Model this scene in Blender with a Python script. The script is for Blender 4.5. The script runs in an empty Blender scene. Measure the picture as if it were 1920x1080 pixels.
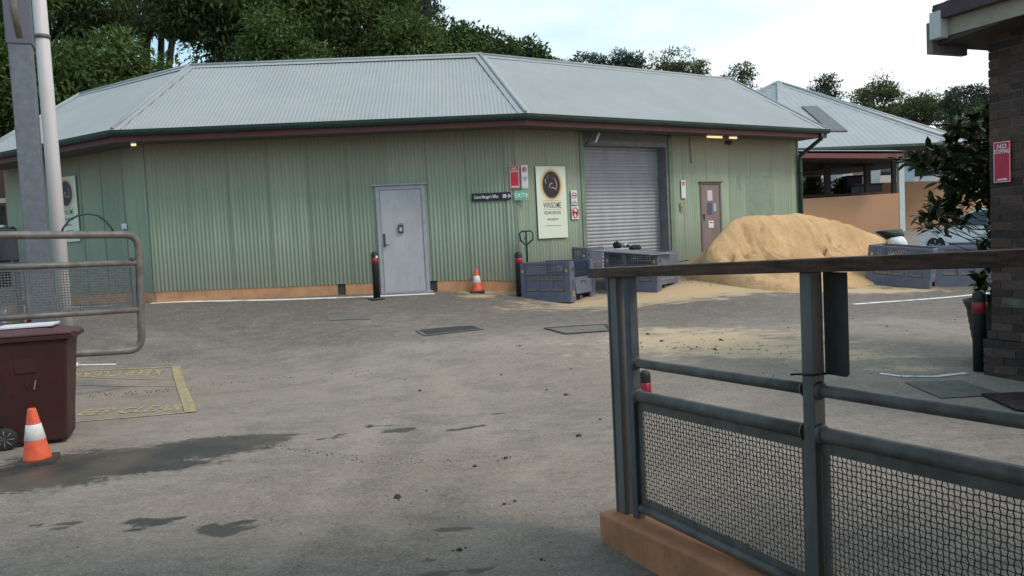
import bpy, bmesh, math, random
import numpy as np
from mathutils import Vector, Matrix, noise
random.seed(7); np.random.seed(7)
S=bpy.context.scene; COL=S.collection
# ---------------------------------------------------------------- camera
F=1500.; PIT=math.atan(90/F); ROL=math.atan(.05); H=1.65
cd=bpy.data.cameras.new('camera'); cam=bpy.data.objects.new('camera',cd); COL.objects.link(cam)
cd.sensor_width=36; cd.lens=36*F/1920; cd.clip_start=.05; cd.clip_end=2000
cam.location=(0,0,H)
cam.rotation_euler=(Matrix.Rotation(math.pi/2-PIT,4,'X')@Matrix.Rotation(-ROL,4,'Z')).to_euler()
S.camera=cam
# ---------------------------------------------------------------- light
SUN_EL=math.radians(48); SUN_AZ=math.radians(122)     # azimuth clockwise from +Y
w=bpy.data.worlds.new('World'); S.world=w; w.use_nodes=True
nt=w.node_tree; N=nt.nodes; L=nt.links
bg=N['Background']; bg.inputs['Strength'].default_value=.1
sky=N.new('ShaderNodeTexSky'); sky.sky_type='NISHITA'; sky.sun_disc=False
sky.sun_elevation=SUN_EL; sky.sun_rotation=SUN_AZ; sky.dust_density=2.5; sky.air_density=1.0
tc=N.new('ShaderNodeTexCoord'); mp=N.new('ShaderNodeMapping'); mp.inputs['Scale'].default_value=(1,1,3.2)
nz=N.new('ShaderNodeTexNoise'); nz.inputs['Scale'].default_value=1.7; nz.inputs['Detail'].default_value=7; nz.inputs['Roughness'].default_value=.55
L.new(tc.outputs['Generated'],mp.inputs[0]); L.new(mp.outputs[0],nz.inputs['Vector'])
sp=N.new('ShaderNodeSeparateXYZ'); L.new(tc.outputs['Generated'],sp.inputs[0])
ma=N.new('ShaderNodeMath'); ma.operation='MULTIPLY_ADD'; ma.inputs[1].default_value=.42; L.new(sp.outputs['X'],ma.inputs[0]); L.new(nz.outputs['Fac'],ma.inputs[2])
rp=N.new('ShaderNodeMapRange'); rp.inputs['From Min'].default_value=.28; rp.inputs['From Max'].default_value=.68
rp.inputs['To Min'].default_value=.66; rp.inputs['To Max'].default_value=.97; L.new(ma.outputs[0],rp.inputs['Value'])
mx=N.new('ShaderNodeMix'); mx.data_type='RGBA'; L.new(rp.outputs[0],mx.inputs['Factor']); L.new(sky.outputs[0],mx.inputs['A'])
cx=N.new('ShaderNodeMix'); cx.data_type='RGBA'; cx.inputs['A'].default_value=(3.6,5.7,6.9,1); cx.inputs['B'].default_value=(8.6,8.9,9.0,1); cr_=N.new('ShaderNodeMapRange'); cr_.inputs['From Min'].default_value=-.25; cr_.inputs['From Max'].default_value=.45
L.new(ma.outputs[0],cr_.inputs['Value']); cr_.inputs['From Min'].default_value=.40; cr_.inputs['From Max'].default_value=.80; L.new(cr_.outputs[0],cx.inputs['Factor']); L.new(cx.outputs['Result'],mx.inputs['B'])
L.new(mx.outputs['Result'],bg.inputs['Color'])
sd=bpy.data.lights.new('sun','SUN'); sd.energy=1.2; sd.angle=math.radians(14); sd.color=(1,.93,.83)
sun=bpy.data.objects.new('sun',sd); COL.objects.link(sun)
dv=Vector((math.sin(SUN_AZ)*math.cos(SUN_EL),math.cos(SUN_AZ)*math.cos(SUN_EL),math.sin(SUN_EL)))
sun.rotation_euler=dv.to_track_quat('Z','Y').to_euler(); sun.location=(10,0,20)
S.view_settings.view_transform='Standard'; S.view_settings.look='None'; S.view_settings.exposure=.6; S.view_settings.gamma=1
# ---------------------------------------------------------------- back-projection helpers (photo pixel -> real point)
def ray(px,py):
    a=(px-960)/F; b=-(py-540)/F; c,s=math.cos(-ROL),math.sin(-ROL)
    x,y=c*a-s*b,s*a+c*b
    return np.array([x,math.cos(PIT)+y*math.sin(PIT),-math.sin(PIT)+y*math.cos(PIT)])
O0=np.array([0,0,H])
def onz(px,py,z): d=ray(px,py); return O0+d*((z-H)/d[2])
def aty(px,py,Y): d=ray(px,py); return O0+d*(Y/d[1])
def onpl(px,py,P,n): d=ray(px,py); return O0+d*(np.dot(np.array(P)-O0,n)/np.dot(d,n))
# ---------------------------------------------------------------- mesh helpers
def mulm(M,p): return tuple(M@Vector(p)) if M is not None else tuple(p)
class MB:
    def __init__(s): s.v=[]; s.f=[]; s.sm=[]
    def add(s,vs,fs,smooth=False,M=None):
        o=len(s.v); s.v+= [mulm(M,p) for p in vs]; s.f+=[tuple(i+o for i in f) for f in fs]; s.sm+=[smooth]*len(fs); return s
    def box(s,c,d,M=None,taper=None):
        x,y,z=c; a,b,h=d[0]/2,d[1]/2,d[2]/2; t=taper or (1,1)
        vs=[(x-a,y-b,z-h),(x+a,y-b,z-h),(x+a,y+b,z-h),(x-a,y+b,z-h),(x-a*t[0],y-b*t[1],z+h),(x+a*t[0],y-b*t[1],z+h),(x+a*t[0],y+b*t[1],z+h),(x-a*t[0],y+b*t[1],z+h)]
        return s.add(vs,[(3,2,1,0),(4,5,6,7),(0,1,5,4),(1,2,6,5),(2,3,7,6),(3,0,4,7)],False,M)
    def tube(s,pts,r,seg=10,closed=False,caps=True,M=None,smooth=True):
        P=[Vector(p) for p in pts]; n=len(P); rr=r if isinstance(r,(list,tuple)) else [r]*n
        vs=[];fs=[]; up=None
        for i in range(n):
            if closed: t=(P[(i+1)%n]-P[i-1])
            else: t=P[min(i+1,n-1)]-P[max(i-1,0)]
            t.normalize()
            if up is None:
                up=Vector((0,0,1)) if abs(t.z)<.9 else Vector((1,0,0))
            a=up-t*up.dot(t)
            if a.length<1e-6: a=t.orthogonal()
            a.normalize(); b=t.cross(a); up=a
            for k in range(seg):
                q=2*math.pi*k/seg; vs.append(tuple(P[i]+(a*math.cos(q)+b*math.sin(q))*rr[i]))
        m=n if closed else n-1
        for i in range(m):
            for k in range(seg):
                j=(i+1)%n; fs.append((i*seg+k,i*seg+(k+1)%seg,j*seg+(k+1)%seg,j*seg+k))
        s.add(vs,fs,smooth,M)
        if caps and not closed:
            o=len(s.v)-len(vs); s.f+=[tuple(o+k for k in range(seg))[::-1],tuple(o+(n-1)*seg+k for k in range(seg))]; s.sm+=[False,False]
        return s
    def lathe(s,prof,seg=24,M=None,smooth=True,sq=False):
        vs=[];fs=[]
        for r,z in prof:
            for k in range(seg):
                q=2*math.pi*(k+.5)/seg; vs.append((r*math.cos(q),r*math.sin(q),z))
        for i in range(len(prof)-1):
            for k in range(seg): fs.append((i*seg+k,i*seg+(k+1)%seg,(i+1)*seg+(k+1)%seg,(i+1)*seg+k))
        s.add(vs,fs,smooth,M); o=len(s.v)-len(vs)
        if prof[0][0]>1e-4: s.f.append(tuple(o+k for k in range(seg))[::-1]); s.sm.append(False)
        if prof[-1][0]>1e-4: s.f.append(tuple(o+(len(prof)-1)*seg+k for k in range(seg))); s.sm.append(False)
        return s
    def prism(s,poly,h,M=None,smooth=False):      # poly in local XY, extruded 0..h in Z
        n=len(poly); vs=[(x,y,0) for x,y in poly]+[(x,y,h) for x,y in poly]
        fs=[tuple(range(n))[::-1],tuple(range(n,2*n))]+[(i,(i+1)%n,n+(i+1)%n,n+i) for i in range(n)]
        return s.add(vs,fs,smooth,M)
    def build(s,name,mat,parent=None,world=False,bevel=0,**tags):
        me=bpy.data.meshes.new(name); vs=s.v; loc=Vector((0,0,0))
        if world:
            if parent is not None:
                q=parent; off=Vector((0,0,0))
                while q is not None: off+=q.location; q=q.parent
            else:
                A=np.array(vs); off=Vector(((A[:,0].min()+A[:,0].max())/2,(A[:,1].min()+A[:,1].max())/2,A[:,2].min())); loc=off
            vs=[(a-off.x,b-off.y,c-off.z) for a,b,c in vs]
        me.from_pydata(vs,[],s.f); me.polygons.foreach_set('use_smooth',s.sm); me.update()
        bm=bmesh.new(); bm.from_mesh(me); bmesh.ops.recalc_face_normals(bm,faces=bm.faces); bm.to_mesh(me); bm.free()
        o=bpy.data.objects.new(name,me); COL.objects.link(o); o.location=loc
        if parent is not None: o.parent=parent
        if mat: me.materials.append(mat)
        if bevel:
            b=o.modifiers.new('b','BEVEL'); b.width=bevel; b.segments=2; b.limit_method='ANGLE'
        tag(o,**tags); return o
def split_loose(o):
    me=o.data; n=len(me.vertices); par=list(range(n))
    def fd(a):
        while par[a]!=a: par[a]=par[par[a]]; a=par[a]
        return a
    for e in me.edges:
        a,b=fd(e.vertices[0]),fd(e.vertices[1]); par[a]=b
    G_={}
    for p in me.polygons: G_.setdefault(fd(p.vertices[0]),[]).append(p)
    if len(G_)<2: return
    for ps in G_.values():
        ids=sorted({v for p in ps for v in p.vertices}); mp_={v:i for i,v in enumerate(ids)}; m2=bpy.data.meshes.new(me.name)
        m2.from_pydata([tuple(me.vertices[v].co) for v in ids],[],[tuple(mp_[v] for v in p.vertices) for p in ps]); m2.polygons.foreach_set('use_smooth',[p.use_smooth for p in ps])
        for m in me.materials: m2.materials.append(m)
        c=o.copy(); c.data=m2; COL.objects.link(c)
    bpy.data.objects.remove(o)
def tag(o,label=None,cat=None,group=None,kind=None):
    if label: o['label']=label
    if cat: o['category']=cat
    if group: o['group']=group
    if kind: o['kind']=kind
    return o
def empty(name,loc,rz=0,**t):
    o=bpy.data.objects.new(name,None); COL.objects.link(o); o.location=tuple(loc); o.rotation_euler=(0,0,rz); o.empty_display_size=.2
    return tag(o,**t)
def dup(o,parent=None):
    c=o.copy(); COL.objects.link(c)
    if parent is not None: c.parent=parent
    for ch in list(o.children): dup(ch,c)
    return c
def frameM(O,u,v,n):   # local x=u, y=v, z=n
    return Matrix(((u[0],v[0],n[0],O[0]),(u[1],v[1],n[1],O[1]),(u[2],v[2],n[2],O[2]),(0,0,0,1)))
def text_mb(mb,txt,size,cx,cy,M,depth=.0015,sx=1.,align='CENTER',bold=0.):
    cu=bpy.data.curves.new('t','FONT'); cu.body=txt; cu.size=size; cu.align_x=align; cu.align_y='CENTER'; cu.extrude=depth; cu.resolution_u=3; cu.space_character=1.0+bold/size*3.5; cu.offset=bold
    o=bpy.data.objects.new('t',cu); COL.objects.link(o); bpy.context.view_layer.update()
    me=bpy.data.meshes.new_from_object(o.evaluated_get(bpy.context.evaluated_depsgraph_get()))
    T=M@Matrix.Translation((cx,cy,depth))@Matrix.Diagonal((sx,1,1,1))
    mb.add([tuple(v.co) for v in me.vertices],[tuple(p.vertices) for p in me.polygons],False,T)
    bpy.data.objects.remove(o); bpy.data.meshes.remove(me); bpy.data.curves.remove(cu)
# ---------------------------------------------------------------- materials
def mat(name,col,rough=.7,metal=0,var=.0,vs=6.,col2=None,bump=0,bs=40.,spec=.5,stretch=None,detail=5,thr=None,trans=0):
    m=bpy.data.materials.new(name); m.use_nodes=True; nt=m.node_tree; N=nt.nodes; L=nt.links; b=N['Principled BSDF']
    b.inputs['Roughness'].default_value=rough; b.inputs['Metallic'].default_value=metal; b.inputs['Base Color'].default_value=(*col,1)
    b.inputs['Specular IOR Level'].default_value=spec
    tc=N.new('ShaderNodeTexCoord'); src=tc.outputs['Object']
    if stretch:
        mp=N.new('ShaderNodeMapping'); mp.inputs['Scale'].default_value=stretch; L.new(src,mp.inputs[0]); src=mp.outputs[0]
    if var or col2:
        c2=col2 or tuple(c*(1-var) for c in col)
        n=N.new('ShaderNodeTexNoise'); n.inputs['Scale'].default_value=vs; n.inputs['Detail'].default_value=detail; n.inputs['Roughness'].default_value=.6; L.new(src,n.inputs['Vector'])
        r=N.new('ShaderNodeMapRange'); t=thr or (.35,.65); r.inputs['From Min'].default_value=t[0]; r.inputs['From Max'].default_value=t[1]; L.new(n.outputs['Fac'],r.inputs['Value'])
        x=N.new('ShaderNodeMix'); x.data_type='RGBA'; x.inputs['A'].default_value=(*col,1); x.inputs['B'].default_value=(*c2,1)
        L.new(r.outputs[0],x.inputs['Factor']); L.new(x.outputs['Result'],b.inputs['Base Color'])
        rr=N.new('ShaderNodeMapRange'); rr.inputs['To Min'].default_value=max(0,rough-.1); rr.inputs['To Max'].default_value=min(1,rough+.12); L.new(n.outputs['Fac'],rr.inputs['Value']); L.new(rr.outputs[0],b.inputs['Roughness'])
    if bump:
        n=N.new('ShaderNodeTexNoise'); n.inputs['Scale'].default_value=bs; n.inputs['Detail'].default_value=4; L.new(tc.outputs['Object'],n.inputs['Vector'])
        bp=N.new('ShaderNodeBump'); bp.inputs['Strength'].default_value=bump; bp.inputs['Distance'].default_value=.01; L.new(n.outputs['Fac'],bp.inputs['Height']); L.new(bp.outputs[0],b.inputs['Normal'])
    if trans: b.inputs['Transmission Weight'].default_value=trans
    return m
def emis(name,col,s):
    m=mat(name,col,.5); b=m.node_tree.nodes['Principled BSDF']; b.inputs['Emission Color'].default_value=(*col,1); b.inputs['Emission Strength'].default_value=s; return m
class NB:   # small node-building helper
    def __init__(s,m): s.m=m; s.nt=m.node_tree; s.N=s.nt.nodes; s.L=s.nt.links; s.b=s.N['Principled BSDF']; s.tc=s.N.new('ShaderNodeTexCoord')
    def put(s,sock,v):
        if hasattr(v,'links') or hasattr(v,'is_linked'): s.L.new(v,sock)
        elif isinstance(v,tuple) and len(v)==3 and sock.type=='RGBA': sock.default_value=(*v,1)
        else: sock.default_value=v
    def noise(s,sc,det=5,ro=.6,vec=None,scale3=None,out='Fac'):
        n=s.N.new('ShaderNodeTexNoise'); n.inputs['Scale'].default_value=sc; n.inputs['Detail'].default_value=det; n.inputs['Roughness'].default_value=ro
        v=vec or s.tc.outputs['Object']
        if scale3: mp=s.N.new('ShaderNodeMapping'); mp.inputs['Scale'].default_value=scale3; s.L.new(v,mp.inputs[0]); v=mp.outputs[0]
        s.L.new(v,n.inputs['Vector']); return n.outputs[out]
    def math(s,op,a,b=0.,c=0.):
        n=s.N.new('ShaderNodeMath'); n.operation=op
        for i,v in enumerate((a,b,c)): s.put(n.inputs[i],v)
        return n.outputs[0]
    def rng(s,v,a,b,c=0.,d=1.,smooth=False):
        n=s.N.new('ShaderNodeMapRange'); 
        if smooth: n.interpolation_type='SMOOTHSTEP'
        for i,x in enumerate((v,a,b,c,d)): s.put(n.inputs[i],x)
        return n.outputs[0]
    def mix(s,f,a,b):
        n=s.N.new('ShaderNodeMix'); n.data_type='RGBA'; s.put(n.inputs['Factor'],f); s.put(n.inputs['A'],a); s.put(n.inputs['B'],b); return n.outputs['Result']
    def attr(s,name): n=s.N.new('ShaderNodeAttribute'); n.attribute_name=name; return n.outputs['Fac']
    def bump(s,h,st=.5,d=.01):
        n=s.N.new('ShaderNodeBump'); n.inputs['Strength'].default_value=st; n.inputs['Distance'].default_value=d; s.L.new(h,n.inputs['Height']); s.L.new(n.outputs[0],s.b.inputs['Normal'])
def mat_ground():
    m=mat('asphalt',(.15,.15,.15),.9); q=NB(m)
    big=q.noise(.55,6,.6); mid=q.noise(3.,6,.65,scale3=(1,2.2,1)); fine=q.noise(45.,4,.7); agg=q.noise(160.,2,.6)
    d=q.math('MULTIPLY',q.attr('dust'),1.)
    f=q.math('ADD',d,q.math('MULTIPLY',q.math('SUBTRACT',mid,.5),1.25)); f=q.math('ADD',f,q.math('MULTIPLY',q.math('SUBTRACT',big,.5),1.0)); f=q.math('ADD',f,q.math('MULTIPLY',q.math('SUBTRACT',q.noise(11.,5,.7,scale3=(1,1.8,1)),.5),.7)); f=q.rng(f,0.,1.)
    c=q.mix(f,(.112,.084,.067),(.400,.318,.256))
    tan=q.rng(q.math('ADD',q.attr('tan'),q.math('MULTIPLY',q.math('SUBTRACT',mid,.5),.7)),.25,.95); c=q.mix(q.math('MULTIPLY',tan,.85),c,(.285,.21,.145))
    c=q.mix(q.rng(q.noise(1.5,7,.7,scale3=(1,1.2,1)),.50,.60,0.,.40),c,(.125,.104,.088))
    c=q.mix(q.rng(q.noise(7.,8,.8,scale3=(1,1.3,1)),.54,.66,0.,.55),c,(.40,.35,.305))
    c=q.mix(q.rng(q.noise(4.3,9,.85,scale3=(1,1.2,1)),.56,.66,0.,.55),c,(.085,.07,.06))
    c=q.mix(q.rng(q.noise(13.,6,.85),.545,.63,0.,.5),c,(.10,.08,.065)); c=q.mix(q.rng(q.noise(16.,6,.85,scale3=(1.3,1,1)),.56,.64,0.,.45),c,(.50,.44,.385))    # specks
    c=q.mix(q.math('MULTIPLY',q.rng(agg,.38,.62),.55),c,(.085,.078,.072))
    c=q.mix(q.math('MULTIPLY',q.rng(fine,.4,.7),.32),c,(.42,.40,.38))
    c=q.mix(q.rng(q.noise(75.,3,.7),.62,.68,0.,.6),c,(.48,.44,.40))
    edge=q.math('ADD',q.math('MULTIPLY',q.math('SUBTRACT',q.noise(2.6,7,.7,scale3=(1,1.8,1)),.5),1.25),q.math('MULTIPLY',q.math('SUBTRACT',fine,.5),.35))
    sa=q.rng(q.math('ADD',q.attr('sand'),edge),.42,.62); sc=q.mix(mid,(.62,.42,.23),(.50,.34,.20)); sc=q.mix(q.rng(q.attr('sand'),.6,.95),(.60,.44,.28),sc)
    c=q.mix(q.math('MULTIPLY',sa,q.rng(q.attr('sand'),.55,.9,.62,.92)),c,sc)
    ed2=q.math('ADD',q.math('MULTIPLY',q.math('SUBTRACT',q.noise(5.,8,.75,scale3=(1,1.6,1)),.5),.95),q.math('ADD',q.math('MULTIPLY',q.math('SUBTRACT',fine,.5),.25),q.math('MULTIPLY',q.math('SUBTRACT',q.noise(17.,6,.7,scale3=(1,1.6,1)),.5),.8)))
    we=q.rng(q.math('ADD',q.attr('wet'),ed2),.42,.57); wc=q.mix(q.rng(q.noise(1.6,4),.4,.62),(.034,.031,.029),(.085,.068,.048))
    c=q.mix(q.math('MULTIPLY',we,.93),c,wc)
    q.L.new(c,q.b.inputs['Base Color'])
    q.L.new(q.rng(we,0.,1.,.9,.48),q.b.inputs['Roughness']); q.b.inputs['Specular IOR Level'].default_value=.3
    h=q.math('ADD',q.math('MULTIPLY',agg,.5),q.math('MULTIPLY',fine,.7)); h=q.math('ADD',h,q.math('MULTIPLY',q.noise(10.,4),.8)); q.bump(h,.55,.006)
    return m
def mat_wall():
    m=mat('green_corrugated_steel',(.2,.25,.19),.55); q=NB(m)
    st=q.noise(2.2,5,.6,scale3=(3.2,3.2,.22)); big=q.noise(.8,4); 
    sx=q.N.new('ShaderNodeSeparateXYZ'); q.L.new(q.tc.outputs['Object'],sx.inputs[0])
    c=q.mix(q.rng(st,.3,.7),(.240,.305,.228),(.350,.415,.315)); c=q.mix(q.rng(big,.4,.7,0.,.5),c,(.27,.333,.255)); c=q.mix(q.rng(q.attr('tone'),0.,1.,0.,.6),c,(.15,.19,.14)); c=q.mix(q.rng(q.attr('tone'),.75,1.),c,(.125,.155,.115))
    zt=q.rng(q.math('ADD',sx.outputs['Z'],q.math('MULTIPLY',st,1.1)),2.45,3.9); c=q.mix(q.math('MULTIPLY',zt,.9),c,(.30,.235,.150))
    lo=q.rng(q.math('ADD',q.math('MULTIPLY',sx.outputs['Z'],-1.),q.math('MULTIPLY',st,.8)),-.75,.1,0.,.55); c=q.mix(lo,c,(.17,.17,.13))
    c=q.mix(q.rng(q.noise(26.,4,.8),.66,.72,0.,.6),c,(.10,.10,.08))
    q.L.new(c,q.b.inputs['Base Color']); q.b.inputs['Specular IOR Level'].default_value=.35; q.bump(q.noise(7.,3),.2,.02)
    return m
def mat_roof():
    m=mat('pale_grey_green_roof_steel',(.4,.42,.42),.5); q=NB(m)
    c=q.mix(q.rng(q.noise(.7,5),.35,.7),(.295,.307,.312),(.335,.346,.350)); c=q.mix(q.rng(q.noise(5.,6,.7,scale3=(1,1,.4)),.5,.8,0.,.5),c,(.27,.28,.27))
    q.L.new(c,q.b.inputs['Base Color']); q.b.inputs['Specular IOR Level'].default_value=.3
    return m
M_ground=mat_ground(); M_wall=mat_wall(); M_roof=mat_roof()
M_cap=mat('ridge_cap_steel',(.33,.35,.36),.5,var=.12,vs=3,spec=.3)
M_gutter=mat('dark_green_gutter',(.018,.045,.036),.5,var=.3)
M_maroon=mat('maroon_fascia_paint',(.12,.035,.032),.6,var=.25,vs=4)
M_soffit=mat('soffit_board',(.10,.11,.085),.9,var=.2)
M_orange=mat('orange_render',(.55,.29,.15),.85,col2=(.40,.21,.12),vs=3.5,bump=.3,bs=60)
M_orange2=mat('orange_brown_render_far',(.50,.27,.15),.85,col2=(.44,.25,.145),vs=.8,bump=.2)
M_door=mat('grey_door_paint',(.45,.455,.485),.5,col2=(.36,.363,.39),vs=2.2,stretch=(1,1,.35),spec=.4)
M_frame=mat('grey_door_frame',(.38,.38,.43),.5,var=.2,vs=5)
M_mauve=mat('faded_maroon_door',(.225,.165,.17),.55,col2=(.18,.125,.125),vs=3,stretch=(1,1,.4))
M_shut=mat('roller_shutter_steel',(.36,.37,.40),.5,metal=.15,col2=(.29,.295,.325),vs=3,stretch=(1,1,.3))
M_black=mat('black_plastic',(.014,.014,.016),.55); M_dark=mat('dark_void',(.012,.012,.012),.9)
M_red=mat('red_reflective',(.27,.010,.022),.4); M_redsign=mat('red_sign_face',(.56,.018,.06),.45,var=.12,vs=5)
M_white=mat('white_paint',(.74,.75,.76),.5,var=.08); M_cream=mat('cream_panel',(.70,.71,.60),.5,var=.08,vs=2)
M_galv=mat('galvanised_steel',(.14,.155,.175),.6,metal=.45,col2=(.10,.11,.125),vs=9,bump=.08,bs=30,stretch=(1,1,.5))
M_galvd=mat('galvanised_steel_speckled',(.150,.165,.190),.55,metal=.3,col2=(.115,.128,.148),vs=11,bump=.1)
M_tube=mat('weathered_steel_tube',(.175,.150,.132),.5,metal=0,col2=(.095,.080,.070),vs=8,bump=.1,bs=60)
M_wire=mat('mesh_wire',(.13,.115,.105),.65,metal=.4,var=.4,vs=20)
M_wood=mat('dark_timber_rail',(.17,.08,.048),.75,col2=(.045,.024,.016),vs=5,stretch=(1,1,9),bump=.5,bs=35)
M_crate=mat('blue_grey_bin_plastic',(.135,.145,.195),.55,col2=(.105,.113,.155),vs=4,bump=.1)
M_sandm=None
M_binm=mat('maroon_bin_plastic',(.050,.012,.010),.55,col2=(.035,.008,.008),vs=6); M_lid=mat('maroon_lid_plastic',(.095,.030,.034),.5,col2=(.07,.024,.026),vs=5)
M_cone=mat('orange_cone',(.72,.10,.035),.5,col2=(.50,.08,.035),vs=14,thr=(.5,.7)); M_coneb=mat('cone_base_rubber',(.05,.045,.042),.8,var=.3)
M_conew=mat('cone_reflective_band',(.72,.71,.70),.4,col2=(.5,.42,.36),vs=12,thr=(.55,.7))
M_yel=mat('yellow_plastic',(.62,.40,.03),.6); M_green=mat('dark_green_paint',(.008,.035,.026),.5)
M_yline=mat('worn_yellow_road_paint',(.44,.33,.14),.85,col2=(.26,.21,.165),vs=14,thr=(.40,.60)); M_wline=mat('worn_white_road_paint',(.74,.73,.70),.85,col2=(.45,.44,.42),vs=6,thr=(.5,.62))
M_glass=mat('dark_glass',(.015,.018,.022),.08,spec=.8); M_carw=mat('white_car_paint',(.78,.79,.82),.25,spec=.6); M_tyre=mat('tyre_rubber',(.02,.02,.02),.8); M_rim=mat('alloy_rim',(.35,.36,.38),.35,metal=.7)
M_iron=mat('dark_iron_cover',(.045,.048,.052),.75,var=.3,vs=12,bump=.4,bs=90); M_conc=mat('concrete_cover',(.185,.165,.148),.9,col2=(.135,.12,.108),vs=5,bump=.3)
M_rust=mat('rusty_grate',(.06,.042,.036),.85,var=.5,vs=10); M_gcov=mat('grey_green_chequer_cover',(.115,.115,.098),.8,var=.3,vs=6,bump=.3)
# ---------------------------------------------------------------- shed footprint from level eave and ridge lines
ZG=3.99; ZR=5.72; ZF=3.79
v2=lambda p:np.array(p[:2])
E1,E2=v2(onz(210,245,ZG)),v2(onz(985,213,ZG)); E3=v2(onz(1550,243,ZG)); E0=v2(onz(-60,300,ZG))
R0,R1,R2,R3=[v2(onz(x,y,ZR)) for x,y in((150,178),(355,125),(900,104),(1370,150))]
def unit(a): return a/np.linalg.norm(a)
def outn(u): return np.array([u[1],-u[0]])      # outward = towards the yard
def isect(P,u,Q,w):
    A=np.array([[u[0],-w[0]],[u[1],-w[1]]]); t=np.linalg.solve(A,Q-P); return P+u*t[0]
OV=.75
uL,uM,uR=unit(E1-E0),unit(E2-E1),unit(E3-E2)
W1=isect(E0-outn(uL)*OV,uL,E1-outn(uM)*OV,uM); W2=isect(E1-outn(uM)*OV,uM,E2-outn(uR)*OV,uR)
nR3=np.array([*outn(uR),0]); W3=v2(onpl(1497,330,[*W2,0],nR3))
nL3=np.array([*outn(uL),0]); W0=v2(onpl(9,350,[*W1,0],nL3))
nM3=np.array([*outn(uM),0])
def wallpt(face,px,py):
    P,n={'L':(W1,nL3),'M':(W1,nM3),'R':(W2,nR3)}[face]; return onpl(px,py,[*P,0],n)
def wu(face,px,py):          # (distance along the face, height)
    P,u={'L':(W1,uL),'M':(W1,uM),'R':(W2,uR)}[face]; q=wallpt(face,px,py); return float(np.dot(q[:2]-P,u)),float(q[2])
def wM(face,u,z,off=0.):     # frame on the wall
    P,uu,n={'L':(W1,uL,nL3),'M':(W1,uM,nM3),'R':(W2,uR,nR3)}[face]
    p=P+uu*u+n[:2]*off; return frameM((p[0],p[1],z),(uu[0],uu[1],0),(0,0,1),(n[0],n[1],0))
# ---------------------------------------------------------------- ground height (thin-plate spline through surveyed points)
ctrl=[(-3.2,7.3,0),(-6,6,0),(0,4,0),(0,0,0),(4,3,0),(5.3,8.4,0),(0,8,0),(-6,9,.05),(-4.2,12.,.0),(8,9,.0),(-10,8,0),(14,8,0),(0,-6,0),(-8,-6,0),(8,-6,0)]
for f,px,py in(('M',290,567),('M',560,557),('M',760,549),('M',900,545),('R',1285,489),('L',175,572)):
    q=wallpt(f,px,py); ctrl.append(tuple(q))
def at_ppm(px,py,ppm): q=aty(px,py,F/ppm); return tuple(q)
ctrl+=[at_ppm(1070,568,100),at_ppm(1700,539,98),at_ppm(1757,479,60),at_ppm(1692,432,39.5),at_ppm(640,600,112),at_ppm(1400,560,108),at_ppm(1000,620,128)]
ctrl+=[(12,20,.7),(18,18,.5),(20,35,1.1),(-14,20,1.0),(-16,14,.5),(8,28,1.1),(-2,30,1.1),(-14,30,1.1),(30,38,1.1),(30,20,.5)]
C_=np.array(ctrl)
def _U(r2): return np.where(r2>1e-12,.5*r2*np.log(np.maximum(r2,1e-12)),0)
n_=len(C_); r2=((C_[:,None,:2]-C_[None,:,:2])**2).sum(-1); K_=_U(r2)+np.eye(n_)*.8
P_=np.c_[np.ones(n_),C_[:,:2]]; A_=np.zeros((n_+3,n_+3)); A_[:n_,:n_]=K_; A_[:n_,n_:]=P_; A_[n_:,:n_]=P_.T
sol=np.linalg.solve(A_,np.r_[C_[:,2],0,0,0])
def gz(x,y):
    x=np.clip(np.asarray(x,float),-18,32); y=np.clip(np.asarray(y,float),-7,40)
    r=(x[...,None]-C_[:,0])**2+(y[...,None]-C_[:,1])**2
    return _U(r)@sol[:n_]+sol[n_]+sol[n_+1]*x+sol[n_+2]*y
def G(px,py):
    d=ray(px,py); lo,hi=1.5,60.; t=1.5
    while t<90:
        p=O0+d*t
        if p[2]<gz(p[0],p[1]): break
        t+=.1
    a,b=t-.1,t
    for _ in range(14):
        c=(a+b)/2; p=O0+d*c
        if p[2]<gz(p[0],p[1]): b=c
        else: a=c
    p=O0+d*b; return np.array([p[0],p[1],float(gz(p[0],p[1]))])
# ---------------------------------------------------------------- ground sheet
def lines(segs):
    out=[segs[0][0]]
    for a,b,st in segs:
        n=max(1,int(round((b-a)/st))); out+= [a+(b-a)*(i+1)/n for i in range(n)]
    return np.array(out)
gx=lines([(-400,-60,85),(-60,-16,4),(-16,-6,.3),(-6,5.5,.06),(5.5,12,.15),(12,24,.5),(24,60,4),(60,400,85)])
gy=lines([(-60,-6,6),(-6,2,.5),(2,9.2,.05),(9.2,17,.09),(17,25,.3),(25,44,1),(44,100,8),(100,700,100)])
X,Y=np.meshgrid(gx,gy); Z=gz(X,Y); nx,ny=len(gx),len(gy)
idx=np.arange(nx*ny).reshape(ny,nx); Q=np.stack([idx[:-1,:-1],idx[:-1,1:],idx[1:,1:],idx[1:,:-1]],-1).reshape(-1,4)
def quickmesh(name,V,Qf,smooth=True):
    me=bpy.data.meshes.new(name); k=Qf.shape[1]
    me.vertices.add(len(V)); me.vertices.foreach_set('co',V.astype(np.float32).ravel())
    me.loops.add(Qf.size); me.loops.foreach_set('vertex_index',Qf.astype(np.int32).ravel())
    me.polygons.add(len(Qf)); me.polygons.foreach_set('loop_start',np.arange(0,Qf.size,k,dtype=np.int32)); me.polygons.foreach_set('loop_total',np.full(len(Qf),k,dtype=np.int32))
    me.polygons.foreach_set('use_smooth',[smooth]*len(Qf)); me.update(calc_edges=True); return me
gme=quickmesh('ground',np.stack([X,Y,Z],-1).reshape(-1,3),Q); gme.materials.append(M_ground)
ground=bpy.data.objects.new('ground',gme); COL.objects.link(ground); tag(ground,kind='structure',label='worn grey asphalt yard with sand spills and damp patches')
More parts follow.
